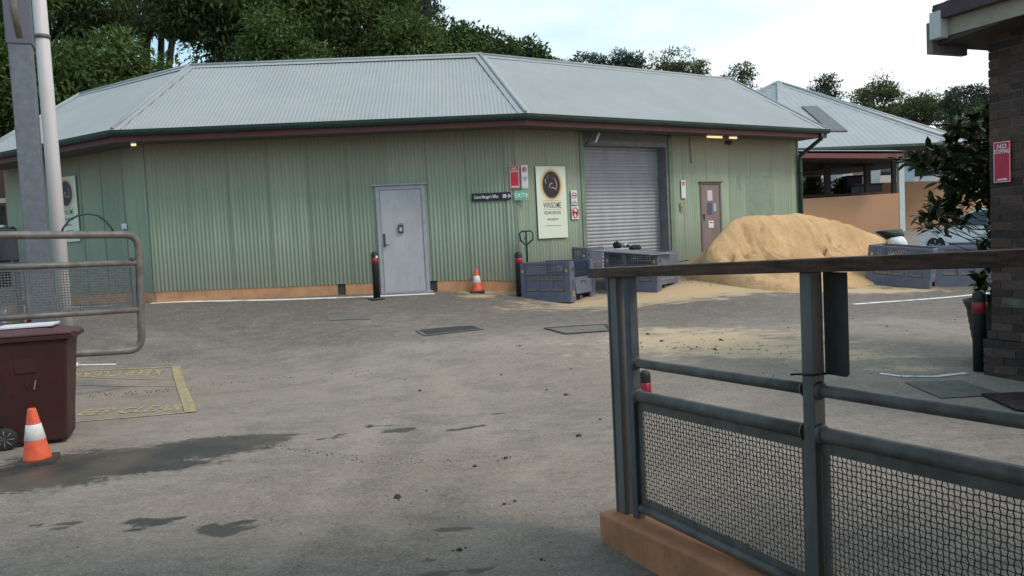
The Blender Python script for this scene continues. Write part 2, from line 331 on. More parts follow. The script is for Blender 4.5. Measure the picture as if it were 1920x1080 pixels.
def blob(c,rx,ry,ang=0,k=1.): # soft-edged ellipse, value .5 on the outline
    a=math.radians(ang); dx=X-c[0]; dy=Y-c[1]; u=dx*math.cos(a)+dy*math.sin(a); v=-dx*math.sin(a)+dy*math.cos(a)
    r=np.sqrt((u/rx)**2+(v/ry)**2); return np.clip(1.0-r*.5,0,1)*k
def setattr_(name,A):
    at=gme.attributes.new(name,'FLOAT','POINT'); at.data.foreach_set('value',A.astype(np.float32).ravel())
def line_blob(pts,w):      # soft band along a polyline
    D=np.full(X.shape,9e9)
    for a,b in zip(pts[:-1],pts[1:]):
        a=np.array(a[:2]);b=np.array(b[:2]); ab=b-a; t=np.clip(((X-a[0])*ab[0]+(Y-a[1])*ab[1])/np.dot(ab,ab),0,1)
        D=np.minimum(D,np.hypot(X-a[0]-ab[0]*t,Y-a[1]-ab[1]*t))
    return np.clip(1-D/w*.5,0,1)
wet=np.zeros(X.shape)
def W(px,py,rx,ry,ang=0):
    global wet; wet=np.maximum(wet,blob(G(px,py),rx,ry,ang))
W(300,850,.80,.26,8); W(120,880,1.0,.30,0); W(400,830,.55,.22,8); W(230,880,.7,.2,10); W(500,820,.28,.07,10); W(30,905,.7,.25)
W(750,807,.14,.08); W(880,802,.19,.03,25); W(850,806,.10,.035); W(690,799,.10,.022); W(730,798,.08,.02); W(640,818,.12,.02); W(600,819,.08,.015); W(935,775,.11,.025); W(705,805,.09,.016)
def WC(px,py,R_,n,seed):
    rd=random.Random(seed); c=G(px,py)
    global wet
    for i in range(n):
        r=R_*rd.uniform(.10,.38); wet=np.maximum(wet,blob((c[0]+rd.gauss(0,R_*.55),c[1]+rd.gauss(0,R_*.42)),r*1.25,r*.7,rd.uniform(-20,30)))
WC(290,975,.17,14,1); WC(425,990,.17,16,2); WC(100,985,.14,8,3); WC(750,806,.12,10,4); WC(625,818,.12,7,5); WC(700,798,.08,6,6); WC(1180,860,.15,4,8); WC(890,1075,.12,5,9)
W(848,993,.13,.036); W(803,1050,.05,.03); W(820,1077,.08,.05); W(883,1070,.04,.025)

W(380,842,.62,.30,8); W(210,862,.95,.38,4); W(450,828,.42,.2,6); W(515,824,.14,.05,5)
setattr_('wet',wet)
sand=np.zeros(X.shape)
def SN(px,py,rx,ry,ang=0,k=1.):
    global sand; sand=np.maximum(sand,blob(G(px,py),rx,ry,ang,k))
SN(1300,545,3.2,1.0,12); SN(1450,530,2.6,1.0,10); SN(960,548,1.0,.35,5,.85); SN(900,555,.5,.25,0,.8); SN(1120,565,1.1,.5,8,.9); SN(1640,545,1.6,.4,5,.9)
SN(1330,640,1.9,1.1,0,.80); SN(1420,655,1.3,.7,0,.76); SN(1560,665,1.3,.7,-5,.68); SN(1250,620,.8,.4,0,.7); SN(1700,690,.8,.4,0,.6); SN(1240,480,1.,.6)
SN(700,605,.5,.2,0,.45); SN(640,592,.6,.2,0,.42)
setattr_('sand',sand)
dust=np.full(X.shape,.42)
def D(px,py,rx,ry,ang=0,k=1.):
    global dust; dust=np.maximum(dust,.42+.62*(blob(G(px,py),rx*2,ry*2,ang)-.0)*k*1.0)
D(800,690,3.4,1.6,0,.7); D(500,740,2.2,1.,0,.6); D(1250,800,1.6,1.3,0,.5); D(1500,640,2.5,1.2,0,.5); D(900,850,2.2,.8,0,.4)
# darker ground colour in a strip along the shed and nearest the camera
dust=dust-.50*np.clip((Y-10.8)/1.6,0,1)*np.clip((16.5-Y)/1.,0,1)
dust=dust-.17*np.clip((6.6-Y)/2.6,0,1)
for k_,(pl,w_,am) in enumerate(((((480,1079),(640,900),(700,800)),.10,.30),(((560,1079),(720,900),(790,790)),.09,.25),(((1100,1000),(900,800),(820,700)),.12,.22),(((700,1079),(900,860),(1250,700),(1700,650)),.16,.2),(((850,1079),(1020,860),(1350,740),(1800,690)),.15,.2),(((0,980),(400,900),(900,850),(1150,800)),.10,.16),(((200,620),(600,660),(1100,640),(1700,600)),.2,.18))):
    dust=dust+am*(line_blob([G(*q_) for q_ in pl],w_)*2-.0)*(1 if k_%2==0 else -1)*.6
setattr_('dust',dust)
tan=np.zeros(X.shape)
def T(px,py,rx,ry,ang=0,k=1.):
    global tan; tan=np.maximum(tan,blob(G(px,py),rx*2,ry*2,ang,k))
T(800,980,1.4,1.2,0,.75); T(850,880,.9,.5,0,.8); T(260,745,1.1,.6,0,.9); T(600,800,.9,.3,0,.6); T(1450,690,2.,.9,0,.95); T(1700,720,1.4,.7,0,.8); T(60,860,.6,.35,0,.9); T(700,605,2.,.5,0,.5)
setattr_('tan',tan)
def flat_poly(mb,pts,off=.004,sub=.25):
    # thin strip laid on the ground; pts = 4 corners (quad), subdivided so it follows the surface
    a,b,c,d=[np.array(p[:2]) for p in pts]; nu=max(1,int(np.linalg.norm(b-a)/sub)); nv=max(1,int(np.linalg.norm(d-a)/sub)); vs=[]
    for j in range(nv+1):
        for i in range(nu+1):
            s,t=i/nu,j/nv; p=(a*(1-s)+b*s)*(1-t)+(d*(1-s)+c*s)*t; vs.append((p[0],p[1],float(gz(p[0],p[1]))+off))
    mb.add(vs,[(j*(nu+1)+i,j*(nu+1)+i+1,(j+1)*(nu+1)+i+1,(j+1)*(nu+1)+i) for j in range(nv) for i in range(nu)],True)
def strip(mb,A,B,w,off=.006):
    A=np.array(A[:2]);B=np.array(B[:2]);u=unit(B-A);n=np.array([-u[1],u[0]])*w/2; flat_poly(mb,[A-n,B-n,B+n,A+n],off)
mb=MB(); strip(mb,G(283,569),G(700,556.5),.14); strip(mb,G(700,556.5),G(815,551),.14); strip(mb,G(132,577),G(215,573),.14); mb.build('painted_line',M_wline,ground,label='white line along the foot of the green shed')
mb=MB(); strip(mb,G(1600,571),G(1860,549),.09); mb.build('painted_line',M_wline,ground,label='white line in front of the right hand grey crates')
mb=MB(); strip(mb,G(140,685),G(218,683.5),.06); mb.build('painted_line',M_wline,ground,label='short white line beside the yellow box')
mb=MB(); pts=[G(x,y) for x,y in((1650,701),(1690,706),(1750,707),(1812,700))]
for a,b in zip(pts[:-1],pts[1:]): strip(mb,a,b,.07)
mb.build('painted_line',M_wline,ground,label='worn curved white line near the brick wall')
# yellow keep clear box
k0,k1,k2,k3=G(60,700),G(330,688),G(358,774),G(60,797)
mb=MB(); strip(mb,k0,k1,.05,.006); strip(mb,G(60,798),G(358,773),.05,.006); strip(mb,k1,k2,.12,.010)
strip(mb,G(140,707),G(350,712),.03); strip(mb,G(140,722),G(350,724),.025)
mb.build('painted_box',M_yline,ground)
def ground_text(txt,p0,p1,size,flip,sx):
    p0=np.array(p0);p1=np.array(p1);c=(p0+p1)/2;u=unit((p1-p0)[:2]); 
    if flip: u=-u
    v=np.array([-u[1],u[0]]); cx=c[:2]; z=float(gz(cx[0],cx[1]))
    sl=[float(gz(*(cx+u*.5))-gz(*(cx-u*.5))),float(gz(*(cx+v*.3))-gz(*(cx-v*.3)))/.6]
    mbx=MB(); text_mb(mbx,txt,size,0,0,frameM((cx[0],cx[1],z+.005),(u[0],u[1],sl[0]),(v[0],v[1],sl[1]),(0,0,1)),.0006,sx,bold=.012)
    return mbx
ground_text('KEEP CLEAR',G(120,704),G(318,696),.50,True,.40).build('painted_lettering',M_yline,ground)
ground_text('KEEP CLEAR',G(130,776),G(335,764),.50,False,.42).build('painted_lettering',M_yline,ground)
def cover(name,pix,m,label,cat,rim=None,th=.012,grate=False):
    P=[G(*p) for p in pix]; mb=MB(); flat_poly(mb,P,th*.7)
    c=sum(P)/4; o=None
    root=empty(name,c,label=label,cat=cat)
    q=mb.build('plate',m,root,world=True)
    if rim:
        rb=MB()
        for i in range(4): strip(rb,P[i],P[(i+1)%4],.05,th*.7+.004)
        rb.build('rim',rim,root,world=True)
    if grate:
        gb=MB(); a,b,cc,d=P
        for i in range(14):
            t=(i+.5)/14; s0=a+(d-a)*t; s1=b+(cc-b)*t; s0[2]+=.02; s1[2]+=.02; gb.tube([s0,s1],.008,4,smooth=False)
        gb.build('bars',M_rust,root,world=True)
    return root
cover('drain_cover',[(798,630),(905,618),(887,611),(781,620)],M_iron,'dark iron plate set in the asphalt in front of the shed, between two pale covers','drain cover',rim=M_conc)
cover('drain_cover',[(1060,627),(1145,621),(1135,609),(1021,616)],M_conc,'pale concrete cover with a dark outline, just left of the near steel post','drain cover',rim=M_iron)
cover('drain_cover',[(618,602),(696,599),(690,587),(609,592)],M_conc,'faint pale slab flush in the asphalt, below the bollard by the grey door','drain cover')
cover('drain_cover',[(1765,748),(1885,741),(1800,714),(1695,718)],M_gcov,'grey green chequered metal cover at the foot of the brick wall','drain cover')
cover('drain_grate',[(1905,772),(1990,780),(1935,738),(1838,742)],M_dark,'rusty barred drain grate beside the brick wall','drain grate',grate=True)
# scattered clods and crumbs on the asphalt
mb=MB()
def clod(x,y,r):
    z=float(gz(x,y)); n=6; vs=[(x+r*math.cos(a)*random.uniform(.7,1.2),y+r*math.sin(a)*random.uniform(.7,1.2),z-.002) for a in [k*2*math.pi/n for k in range(n)]]
    vs+=[(x+(p[0]-x)*.6,y+(p[1]-y)*.6,z+r*.55) for p in vs]; vs.append((x,y,z+r*.7))
    mb.add(vs,[(i,(i+1)%n,n+(i+1)%n,n+i) for i in range(n)]+[(n+i,n+(i+1)%n,2*n) for i in range(n)],True)
for px,py,r in((745,933,.035),(1085,818,.03),(948,860,.022),(890,875,.02),(965,940,.014),(945,946,.016),(787,733,.024),(940,703,.018),(1070,692,.014),(1061,741,.03),(1025,731,.016),(975,649,.025),(1125,787,.018),(800,920,.01),(760,712,.014),(1214,627,.03),(1478,615,.02),(1240,640,.03),(1700,620,.012),(1663,612,.02),(1790,600,.015),(1350,638,.03),(1340,655,.03),(1600,598,.015),(862,1032,.02),(1015,1050,.014)):
    q=G(px,py); clod(q[0],q[1],r); 
    for k in range(3): clod(q[0]+random.gauss(0,r*1.2),q[1]+random.gauss(0,r*1.2),r*random.uniform(.2,.5))
def trail(p,q,n,sp,r=.008):
    for i in range(n):
        t=random.random(); a=G(p[0]+(q[0]-p[0])*t,p[1]+(q[1]-p[1])*t); clod(a[0]+random.gauss(0,sp),a[1]+random.gauss(0,sp),random.uniform(.3,1.)*r)
trail((150,745),(345,730),70,.10,.014); trail((330,728),(560,705),60,.09,.012); trail((560,712),(1000,650),50,.15,.012); trail((500,835),(700,865),70,.03,.010); trail((700,867),(980,860),60,.06,.009); trail((1200,640),(1500,660),90,.3,.016); trail((1450,700),(1800,690),50,.3,.012)
for _ in range(420):
    a=G(random.uniform(0,1700),random.uniform(640,1079)); clod(a[0],a[1],random.uniform(.002,.007))
M_clod=mat('dry_clods',(.06,.042,.028),.95,var=.4,vs=30)
mb.build('debris',M_clod,None,world=True,kind='stuff',label='scattered dark clods and crumbs on the asphalt')
# ================================================================= the green shed
shed=empty('green_shed',(W1[0],W1[1],float(gz(*W1))),label='long angled shed of green corrugated steel under a pale grey hipped roof',cat='shed')
def up(name,mb,m,parent=shed,**k): return mb.build(name,m,parent,world=True,**k)
LM=float(np.linalg.norm(W2-W1)); LR=float(np.dot(W3-W2,uR)); LL=float(np.dot(W0-W1,uL))
def fpt(face,u): P,uu={'L':(W1,uL),'M':(W1,uM),'R':(W2,uR)}[face]; return P+uu*u
def gzf(face,u): p=fpt(face,u); return float(gz(*p))
SHEET={}
def corr(mb,face,ua,ub,zb,zt,pitch=.076,amp=.011,per=6):
    n=int((ub-ua)/pitch*per)+1; nn={'L':nL3,'M':nM3,'R':nR3}[face]; vs=[];lim=[]
    for i in range(n+1):
        u=ua+(ub-ua)*i/n; p=fpt(face,u); o=amp*math.cos(2*math.pi*u/pitch); q=p+nn[:2]*o
        vs+=[(q[0],q[1],zb(u)),(q[0],q[1],zt(u))]; k=(face,math.floor(u/.762)); SHEET.setdefault(k,random.random()**1.6); e_=(u/.762)%1; lim+=[1. if e_<.03 else SHEET[k]*.7]*2
    mb.tone=getattr(mb,'tone',[])+lim
    mb.add(vs,[(2*i,2*i+2,2*i+3,2*i+1) for i in range(n)],True)
PL=.215
def wallobj(mb):
    o=up('corrugated_wall',mb,M_wall); at=o.data.attributes.new('tone','FLOAT','POINT'); at.data.foreach_set('value',mb.tone); return o
du0=(wu('M',703,350)[0]+wu('M',716,549)[0])/2; du1=(wu('M',797,345)[0]+wu('M',806,545)[0])/2; dz1=(wu('M',703,350)[1]+wu('M',797,345)[1])/2
ru0=(wu('R',1093,275)[0]+wu('R',1101,460)[0])/2; ru1=(wu('R',1253,275)[0]+wu('R',1258,450)[0])/2; rz1=wu('R',1170,271)[1]
eu0=(wu('R',1312,342)[0]+wu('R',1314,440)[0])/2; eu1=(wu('R',1350,341)[0]+wu('R',1353,420)[0])/2; ez1=wu('R',1330,342)[1]
ZT=lambda u:ZF+.03
mb=MB(); corr(mb,'L',LL,0,lambda u:gzf('L',u)+PL,ZT); wallobj(mb)
mb=MB(); dwell=lambda u: dz1+.01 if du0<u<du1 else gzf('M',u)+PL
corr(mb,'M',0,LM,lambda u:dz1+.01 if du0+.02<u<du1-.02 else gzf('M',u)+PL,ZT); wallobj(mb)
mb=MB(); corr(mb,'R',0,ru0-.08,lambda u:gzf('R',u)+PL*.5,ZT,amp=.008); wallobj(mb)
mb=MB(); corr(mb,'R',ru1+.12,LR,lambda u:ez1+.01 if eu0+.02<u<eu1-.02 else gzf('R',u)+.02,ZT,amp=.0025); wallobj(mb)
def wbox(mb,face,u0,u1,z0,z1,n0,n1):
    M=wM(face,0,0); mb.box(((u0+u1)/2,(z0+z1)/2,(n0+n1)/2),(u1-u0,z1-z0,n1-n0),M)
# plinth follows the ground
def plinth(face,segs,h):
    mb=MB(); n={'L':nL3,'M':nM3,'R':nR3}[face][:2]
    for a,b in segs:
        k=max(1,int((b-a)/.4)); ins=[]
        for i in range(k+1):
            u=a+(b-a)*i/k; p=fpt(face,u); g=gzf(face,u)
            for o,z in((-.012,g-.15),(-.012,g+h+.03),(-.2,g+h+.03),(-.2,g-.15)): ins.append((p[0]+n[0]*o,p[1]+n[1]*o,z))
        fs=[(4*i+j,4*i+4+j,4*i+4+(j+1)%4,4*i+(j+1)%4) for i in range(k) for j in range(4)]+[(0,1,2,3),(4*k+3,4*k+2,4*k+1,4*k)]
        mb.add(ins,fs)
    return mb
vA=wu('M',633,540)[0];vB=wu('M',648,540)[0];vC=wu('M',806,535)[0];vD=wu('M',820,535)[0]
up('plinth',plinth('L',[(LL,-.02)],PL),M_orange); [up('plinth',plinth('M',[sg],PL),M_orange) for sg in((0.02,vA),(vB,du0),(vD,LM))]; up('plinth',plinth('R',[(.02,ru0-.06)],PL*.5),M_orange)
mb=MB()
for a,b in((vA,vB),(vC,vD)): wbox(mb,'M',a,b,gzf('M',(a+b)/2),gzf('M',(a+b)/2)+PL+.02,-.12,-.03)
split_loose(up('vent_gap',mb,mat('vent_shadow_grey',(.045,.042,.038),.8)))
# trims beside the roller door and at the corners
mb=MB(); wbox(mb,'R',ru0-.10,ru0,gzf('R',ru0),ZF,-.02,.02); wbox(mb,'R',ru1,ru1+.12,gzf('R',ru1),ZF,-.02,.02); wbox(mb,'R',LR-.06,LR,gzf('R',LR),ZF,-.02,.02)
split_loose(up('wall_trim',mb,mat('green_trim_paint',(.17,.23,.165),.6,var=.2,vs=3)))
# roller door
mb=MB(); RZ=rz1; zb=min(gzf('R',ru0),gzf('R',ru1))-.05; n=int((RZ-zb)/.075); vs=[];per=8
for i in range(n*per+1):
    z=RZ-(RZ-zb)*i/(n*per); o=-.30+.016*abs(math.sin(math.pi*i/per))
    for u in(ru0,ru1-.04): p=fpt('R',u)+nR3[:2]*o; vs.append((p[0],p[1],z))
mb.add(vs,[(2*i,2*i+1,2*i+3,2*i+2) for i in range(n*per)],True)
rd=up('roller_door',mb,M_shut,label='closed grey horizontal slat roller shutter')
mb=MB(); wbox(mb,'R',ru0,ru1,RZ-.03,RZ+.07,-.29,-.01); wbox(mb,'R',ru1-.06,ru1-.001,zb,RZ-.03,-.32,-.01); wbox(mb,'R',ru0,ru0+.03,zb,RZ-.03,-.29,-.02)
up('frame',mb,mat('roller_door_frame_paint',(.22,.21,.225),.6,var=.25,vs=4),rd)
mb=MB(); wbox(mb,'R',ru0,ru1,RZ+.07,ZF+.02,-.12,-.005); up('door_header',mb,mat('header_panel',(.17,.175,.155),.7,var=.2),shed)
# grey door
g=gzf('M',(du0+du1)/2); dr=MB(); wbox(dr,'M',du0+.075,du1-.075,g+.02,dz1-.085,-.03,.035); q=NB(M_door); b0=M_door.node_tree.nodes['Principled BSDF'].inputs['Base Color'].links[0].from_socket; c_=q.mix(q.rng(q.noise(6.,6,.75,scale3=(1,1,.45)),.56,.72,0,.65),b0,(.25,.25,.27)); c_=q.mix(q.rng(q.noise(15.,5,.8),.63,.70,0,.6),c_,(.13,.125,.13)); q.L.new(c_,q.b.inputs['Base Color'])
door=up('door',dr,M_door,bevel=.004,label='grey steel door, scuffed around the lock')
mb=MB(); wbox(mb,'M',du0,du0+.07,g,dz1,-.05,.05); wbox(mb,'M',du1-.07,du1,g,dz1,-.05,.05); wbox(mb,'M',du0+.07,du1-.07,dz1-.08,dz1,-.05,.05); wbox(mb,'M',du0-.05,du1+.05,dz1+.002,dz1+.025,-.02,.09); wbox(mb,'M',du0+.02,du1+.05,g-.03,g+.018,-.05,.06)
up('frame',mb,M_frame,door)
ku,kz=wu('M',752,429); mb=MB(); M=wM('M',ku,kz,.035); mb.box((0,0,.02),(.10,.155,.04),M); mb.box((0,.03,.042),(.06,.03,.006),M); mb.tube([(-.03,.077,.02),(-.03,.10,.02),(.03,.10,.02),(.03,.077,.02)],.006,6,M=M); up('key_safe',mb,mat('dark_grey_metal',(.06,.062,.07),.5),door,bevel=.006)
mb=MB(); M=wM('M',ku,kz,.075); mb.box((0,-.012,.003),(.05,.075,.006),M); up('keypad',mb,mat('pale_grey_keypad',(.45,.46,.5),.5),door)
hu,hz=wu('M',721,447); M=wM('M',hu,hz,.035); mb=MB(); mb.box((0,-.05,.004),(.045,.24,.008),M); mb.tube([(0,-.13,.01),(0,-.13,.05),(.10,-.13,.05)],.009,8,M=M); mb.lathe([(.016,0),(.016,.02),(.0,.022)],12,M=M@Matrix.Translation((0,.08,.0))); up('handle',mb,mat('worn_dark_handle',(.10,.10,.11),.4,metal=.6),door)
# maroon door on the right face
g=gzf('R',eu0); dr=MB(); wbox(dr,'R',eu0+.05,eu1-.05,g,ez1-.06,-.04,.01); door2=up('door',dr,M_mauve,label='faded maroon door with notices, half hidden by the sand heap')
mb=MB(); wbox(mb,'R',eu0,eu0+.05,g,ez1,-.05,.025); wbox(mb,'R',eu1-.05,eu1,g,ez1,-.05,.025); wbox(mb,'R',eu0+.05,eu1-.05,ez1-.05,ez1,-.05,.025); wbox(mb,'R',eu0-.03,eu1+.05,ez1,ez1+.025,-.02,.06); up('frame',mb,mat('maroon_green_frame',(.15,.13,.12),.6),door2)
def patch(face,x0,y0,x1,y1,off,th,m,name,parent,**k):
    a=wu(face,x0,y0);b=wu(face,x1,y1); M=wM(face,(a[0]+b[0])/2,(a[1]+b[1])/2,off); w,h=abs(b[0]-a[0]),abs(a[1]-b[1]); mb=MB(); mb.box((0,0,th/2),(w,h,th),M); return up(name,mb,m,parent,**k),M,w,h
M_paper=mat('white_notice',(.66,.64,.66),.6); M_ink=mat('black_ink',(.02,.02,.022),.6); M_signred=mat('prohibition_red',(.55,.03,.05),.5)
patch('R',1325,357,1335,376,.012,.004,mat('pinkish_notice',(.62,.5,.5),.6),'notice',door2); patch('R',1325,380,1334.5,402,.012,.004,mat('navy_notice',(.07,.07,.14),.6),'notice',door2)
patch('R',1336.5,381,1342,396,.012,.004,mat('pale_blue_sticker',(.30,.42,.48),.6),'notice',door2); _,Ms,w_,h_=patch('R',1327,414,1337,427,.012,.012,M_paper,'letter_box',door2)
mb=MB(); mb.box((0,h_*.25,.0145),(w_*.6,.02,.004),Ms); up('letter_slot',mb,M_ink,door2)
mb=MB(); a=wu('R',1316,403); M=wM('R',a[0],a[1],.012); mb.tube([(0,0,.0),(0,0,.05),(.10,0,.05)],.009,6,M=M); mb.box((.06,-.07,.005),(.03,.14,.01),M); up('handle',mb,M_black,door2)
M_patch=mat('repainted_green_patch',(.215,.275,.205),.6,var=.15)
patch('R',1398,329,1452,402,.002,.002,M_patch,'repair_patch',shed); patch('R',1383,326,1390,356,.002,.002,M_patch,'repair_patch',shed)
# roof faces (corrugated), ridge and hip caps
def roof_face(Ea,Eb,Ra,Rb,pitch=.076,amp=.0055,per=6):
    u=unit(Eb-Ea); Ln=float(np.linalg.norm(Eb-Ea)); nn=-outn(u); D=float(np.dot((Ra-Ea),nn)); sa=float(np.dot(Ra-Ea,u)); sb=float(np.dot(Rb-Ea,u))
    sl=math.atan2(ZR-ZG,D); nrm=np.array([-nn[0]*math.sin(sl),-nn[1]*math.sin(sl),math.cos(sl)])
    poly=[(0,0),(Ln,0),(sb,D),(sa,D)]; s0,s1=min(0,sa),max(Ln,sb); n=int((s1-s0)/pitch*per); vs=[];fs=[];prev=None
    for i in range(n+1):
        s=s0+(s1-s0)*i/n; ys=[]
        for (x1,y1),(x2,y2) in zip(poly,poly[1:]+poly[:1]):
            if abs(x2-x1)>1e-9 and min(x1,x2)-1e-9<=s<=max(x1,x2)+1e-9: ys.append(y1+(y2-y1)*(s-x1)/(x2-x1))
        if len(ys)<2: prev=None; continue
        a,b=min(ys),max(ys); a=a-.05 if a<.01 else a
        o=amp*math.cos(2*math.pi*s/pitch); 
        for d in(a,b):
            p=Ea+u*s+nn*d; z=ZG+(ZR-ZG)*d/D; q=np.array([p[0],p[1],z])+nrm*o; vs.append(tuple(q))
        k=len(vs)-2
        if prev is not None: fs.append((prev,k,k+1,prev+1))
        prev=k
    mb=MB(); mb.add(vs,fs,True)
    return mb,nrm
rn=[]
for a,b,c,d in((E0,E1,R0,R1),(E1,E2,R1,R2),(E2,E3,R2,R3)):
    mb,nr=roof_face(a,b,c,d); up('roof',mb,M_roof,label=None); rn.append(nr)
def cap(A,B,w1,w2,n1,n2,m=M_cap,name='ridge_cap',parent=shed,r=.035):
    # folded flashing: a flange on each roof plane and a rolled top
    A=np.array(A);B=np.array(B);t=unit(B-A); mb=MB()
    for n,sgn,w in((n1,1,w1),(n2,-1,w2)):
        s=np.cross(n,t); s=unit(s)*sgn; up_=n*.022
        q=[A+up_,B+up_,B+s*w+n*.014,A+s*w+n*.014]; qq=[x-n*.004 for x in q]
        mb.add([tuple(x) for x in q+qq],[(0,1,2,3),(7,6,5,4),(0,4,5,1),(1,5,6,2),(2,6,7,3),(3,7,4,0)])
    mb.tube([tuple(A+np.array([0,0,.03])),tuple(B+np.array([0,0,.03]))],r,8)
    return mb.build(name,m,parent,world=True)
P3=lambda p,z:np.array([p[0],p[1],z])
# back slopes
bk=4.6
def inward(i): return -outn([uL,uM,uR][i])
B0=R0+inward(0)*bk; B1=isect(R0+inward(0)*bk,uL,R1+inward(1)*bk,uM); B2=isect(R1+inward(1)*bk,uM,R2+inward(2)*bk,uR); B3=R3+inward(2)*bk
mb=MB()
for a,b,c,d in((R0,R1,B1,B0),(R1,R2,B2,B1),(R2,R3,B3,B2)): mb.add([P3(a,ZR),P3(b,ZR),P3(c,ZG),P3(d,ZG)],[(0,1,2,3)])
mb.add([P3(E0,ZG),P3(R0,ZR),P3(B0,ZG)],[(0,1,2)]); mb.add([P3(E3,ZG),P3(R3,ZR),P3(B3,ZG)],[(0,1,2)])
up('back_roof',mb,M_roof)
bn=[unit(np.array([*(-outn(u))*(ZR-ZG)/bk,1.])) for u in(uL,uM,uR)]
cap(P3(R0,ZR),P3(R1,ZR),.13,.13,-bn[0]*-1,rn[0]); cap(P3(R1,ZR),P3(R2,ZR),.13,.13,bn[1],rn[1]); cap(P3(R2,ZR),P3(R3,ZR),.13,.13,bn[2],rn[2])
cap(P3(E1,ZG),P3(R1,ZR),.13,.13,rn[0],rn[1],name='hip_cap'); cap(P3(E2,ZG),P3(R2,ZR),.13,.13,rn[1],rn[2],name='hip_cap'); cap(P3(E3,ZG),P3(R3,ZR),.20,.12,rn[2],rn[2],name='hip_cap')
cap(P3(E0,ZG),P3(R0,ZR),.15,.15,rn[0],rn[0],name='hip_cap')
def offp(pts,off):   # offset polyline outward by off with mitres
    us=[unit(b-a) for a,b in zip(pts[:-1],pts[1:])]; out=[pts[0]+outn(us[0])*off]
    for i in range(1,len(pts)-1): out.append(isect(pts[i-1]+outn(us[i-1])*off,us[i-1],pts[i]+outn(us[i])*off,us[i]))
    out.append(pts[-1]+outn(us[-1])*off); return out
def sweep(pts,prof,closed=True):
    mb=MB(); k=len(prof); cols=[offp(pts,o) for o,z in prof]; n=len(pts); vs=[]
    for i in range(n):
        for j in range(k): vs.append((cols[j][i][0],cols[j][i][1],prof[j][1]))
    fs=[(i*k+j,(i+1)*k+j,(i+1)*k+(j+1)%k,i*k+(j+1)%k) for i in range(n-1) for j in range(k if closed else k-1)]
    if closed: fs+=[tuple(range(k)),tuple((n-1)*k+j for j in range(k))[::-1]]
    mb.add(vs,fs); return mb
EP=[E0,E1,E2,E3]
up('gutter',sweep(EP,[(-.03,ZG-.03),(.10,ZG-.005),(.115,ZG-.005),(.105,ZG-.06),(.075,ZG-.105),(0.0,ZG-.105),(-.03,ZG-.09)]),M_gutter)
up('fascia',sweep(EP,[(-.035,ZF-.01),(-.035,ZG-.035),(-.01,ZG-.035),(-.01,ZF-.01)]),M_maroon)
up('soffit',sweep(EP,[(-.04,ZF+.045),(-.04,ZF+.03),(-OV-.05,ZF+.03),(-OV-.05,ZF+.045)]),M_soffit)
mb=MB(); a=P3(E3,0); 
# gable end: verge board and end wall, back walls
eW=[W3, W3-outn(uR)*3.4]
ew=MB()
zt=ZF+.02
def wallq(mb,p,q): mb.add([(p[0],p[1],gz(*p)-.2),(q[0],q[1],gz(*q)-.2),(q[0],q[1],zt),(p[0],p[1],zt)],[(0,1,2,3)])
bb=[W0-outn(uL)*3.4]; ib=offp([W0,W1,W2,W3],-3.4)
ring=[W3]+ib[::-1]+[W0]
for p,q in zip(ring[:-1],ring[1:]): wallq(ew,p,q)
up('end_wall',ew,M_wall)
mb=MB(); mb.add([P3(E3,ZF+.02),P3(B3,ZF+.02),P3(B3,ZG-.01),P3(R3,ZR-.02),P3(E3,ZG-.01)],[(0,1,2,3,4)]); mb.add([P3(E0,ZF+.02),P3(B0,ZF+.02),P3(B0,ZG-.01),P3(R0,ZR-.02),P3(E0,ZG-.01)],[(0,1,2,3,4)]); split_loose(up('gable_board',mb,M_maroon))
# downpipe
q1=wallpt('R',1494,300)+nR3*.09; px_=onpl(1527,256,[*E3,0],nR3); 
gt=P3(E3-uR*.25+outn(uR)*.03,ZG-.10); w0=P3(fpt('R',LR-.03),0)+nR3*.08
mb=MB(); mb.tube([gt,gt+np.array([0,0,-.12]),(w0[0],w0[1],ZF-.38),(w0[0],w0[1],ZF-.55),(w0[0],w0[1],gzf('R',LR))],.05,10)
for z in(3.0,1.9): mb.tube([(w0[0],w0[1],z-.03),(w0[0],w0[1],z+.03)],.058,10); 
up('downpipe',mb,M_gutter)
mb=MB(); cu_,cz_=wu('R',1293,265); M=wM('R',cu_,0,.02); mb.tube([(0,ZF,0),(0,cz_-.1,0),(.02,cz_-.5,0)],.012,6,M=M); up('conduit',mb,mat('pale_conduit',(.32,.34,.3),.6))
# lamps and devices under the eave
M_lamp=emis('lit_tube',(1,.78,.45),.6)
def tube_lamp(face,x0,x1,y,off,label):
    a=wu(face,x0,y);b=wu(face,x1,y); zc=ZF-.03; M=wM(face,(a[0]+b[0])/2,zc,off); w=abs(b[0]-a[0])*.85
    r=empty('eave_light',M.translation,label=label,cat='light',group='lit tubes under the shed eave')
    mb=MB(); mb.box((0,.035,0),(w,.03,.07),M); mb.build('housing',M_white,r,world=True)
    mb=MB(); mb.tube([(-w/2,.0,0),(w/2,.0,0)],.022,8,M=M); mb.build('lamp',M_lamp,r,world=True)
tube_lamp('R',1302,1334,250,.35,'long lit tube under the eave left of the red alarm')
tube_lamp('R',1345,1360,250,.35,'short lit tube under the eave above the red alarm')
tube_lamp('M',262,272,255,.45,'small lit lamp under the eave at the left corner of the shed')
a=wu('R',1365,268); M=wM('R',a[0],a[1],.01); mb=MB(); mb.lathe([(.05,0),(.05,.03),(.035,.07),(0,.085)],14,M=M@Matrix.Translation((.03,0,0))); r=empty('alarm_beacon',M.translation,label='small red alarm beacon high on the green wall',cat='alarm'); mb.build('lens',mat('dull_red_lens',(.2,.02,.02),.4),r,world=True); mb=MB(); mb.box((-.06,0,.02),(.10,.07,.04),M); mb.build('base',M_black,r,world=True)
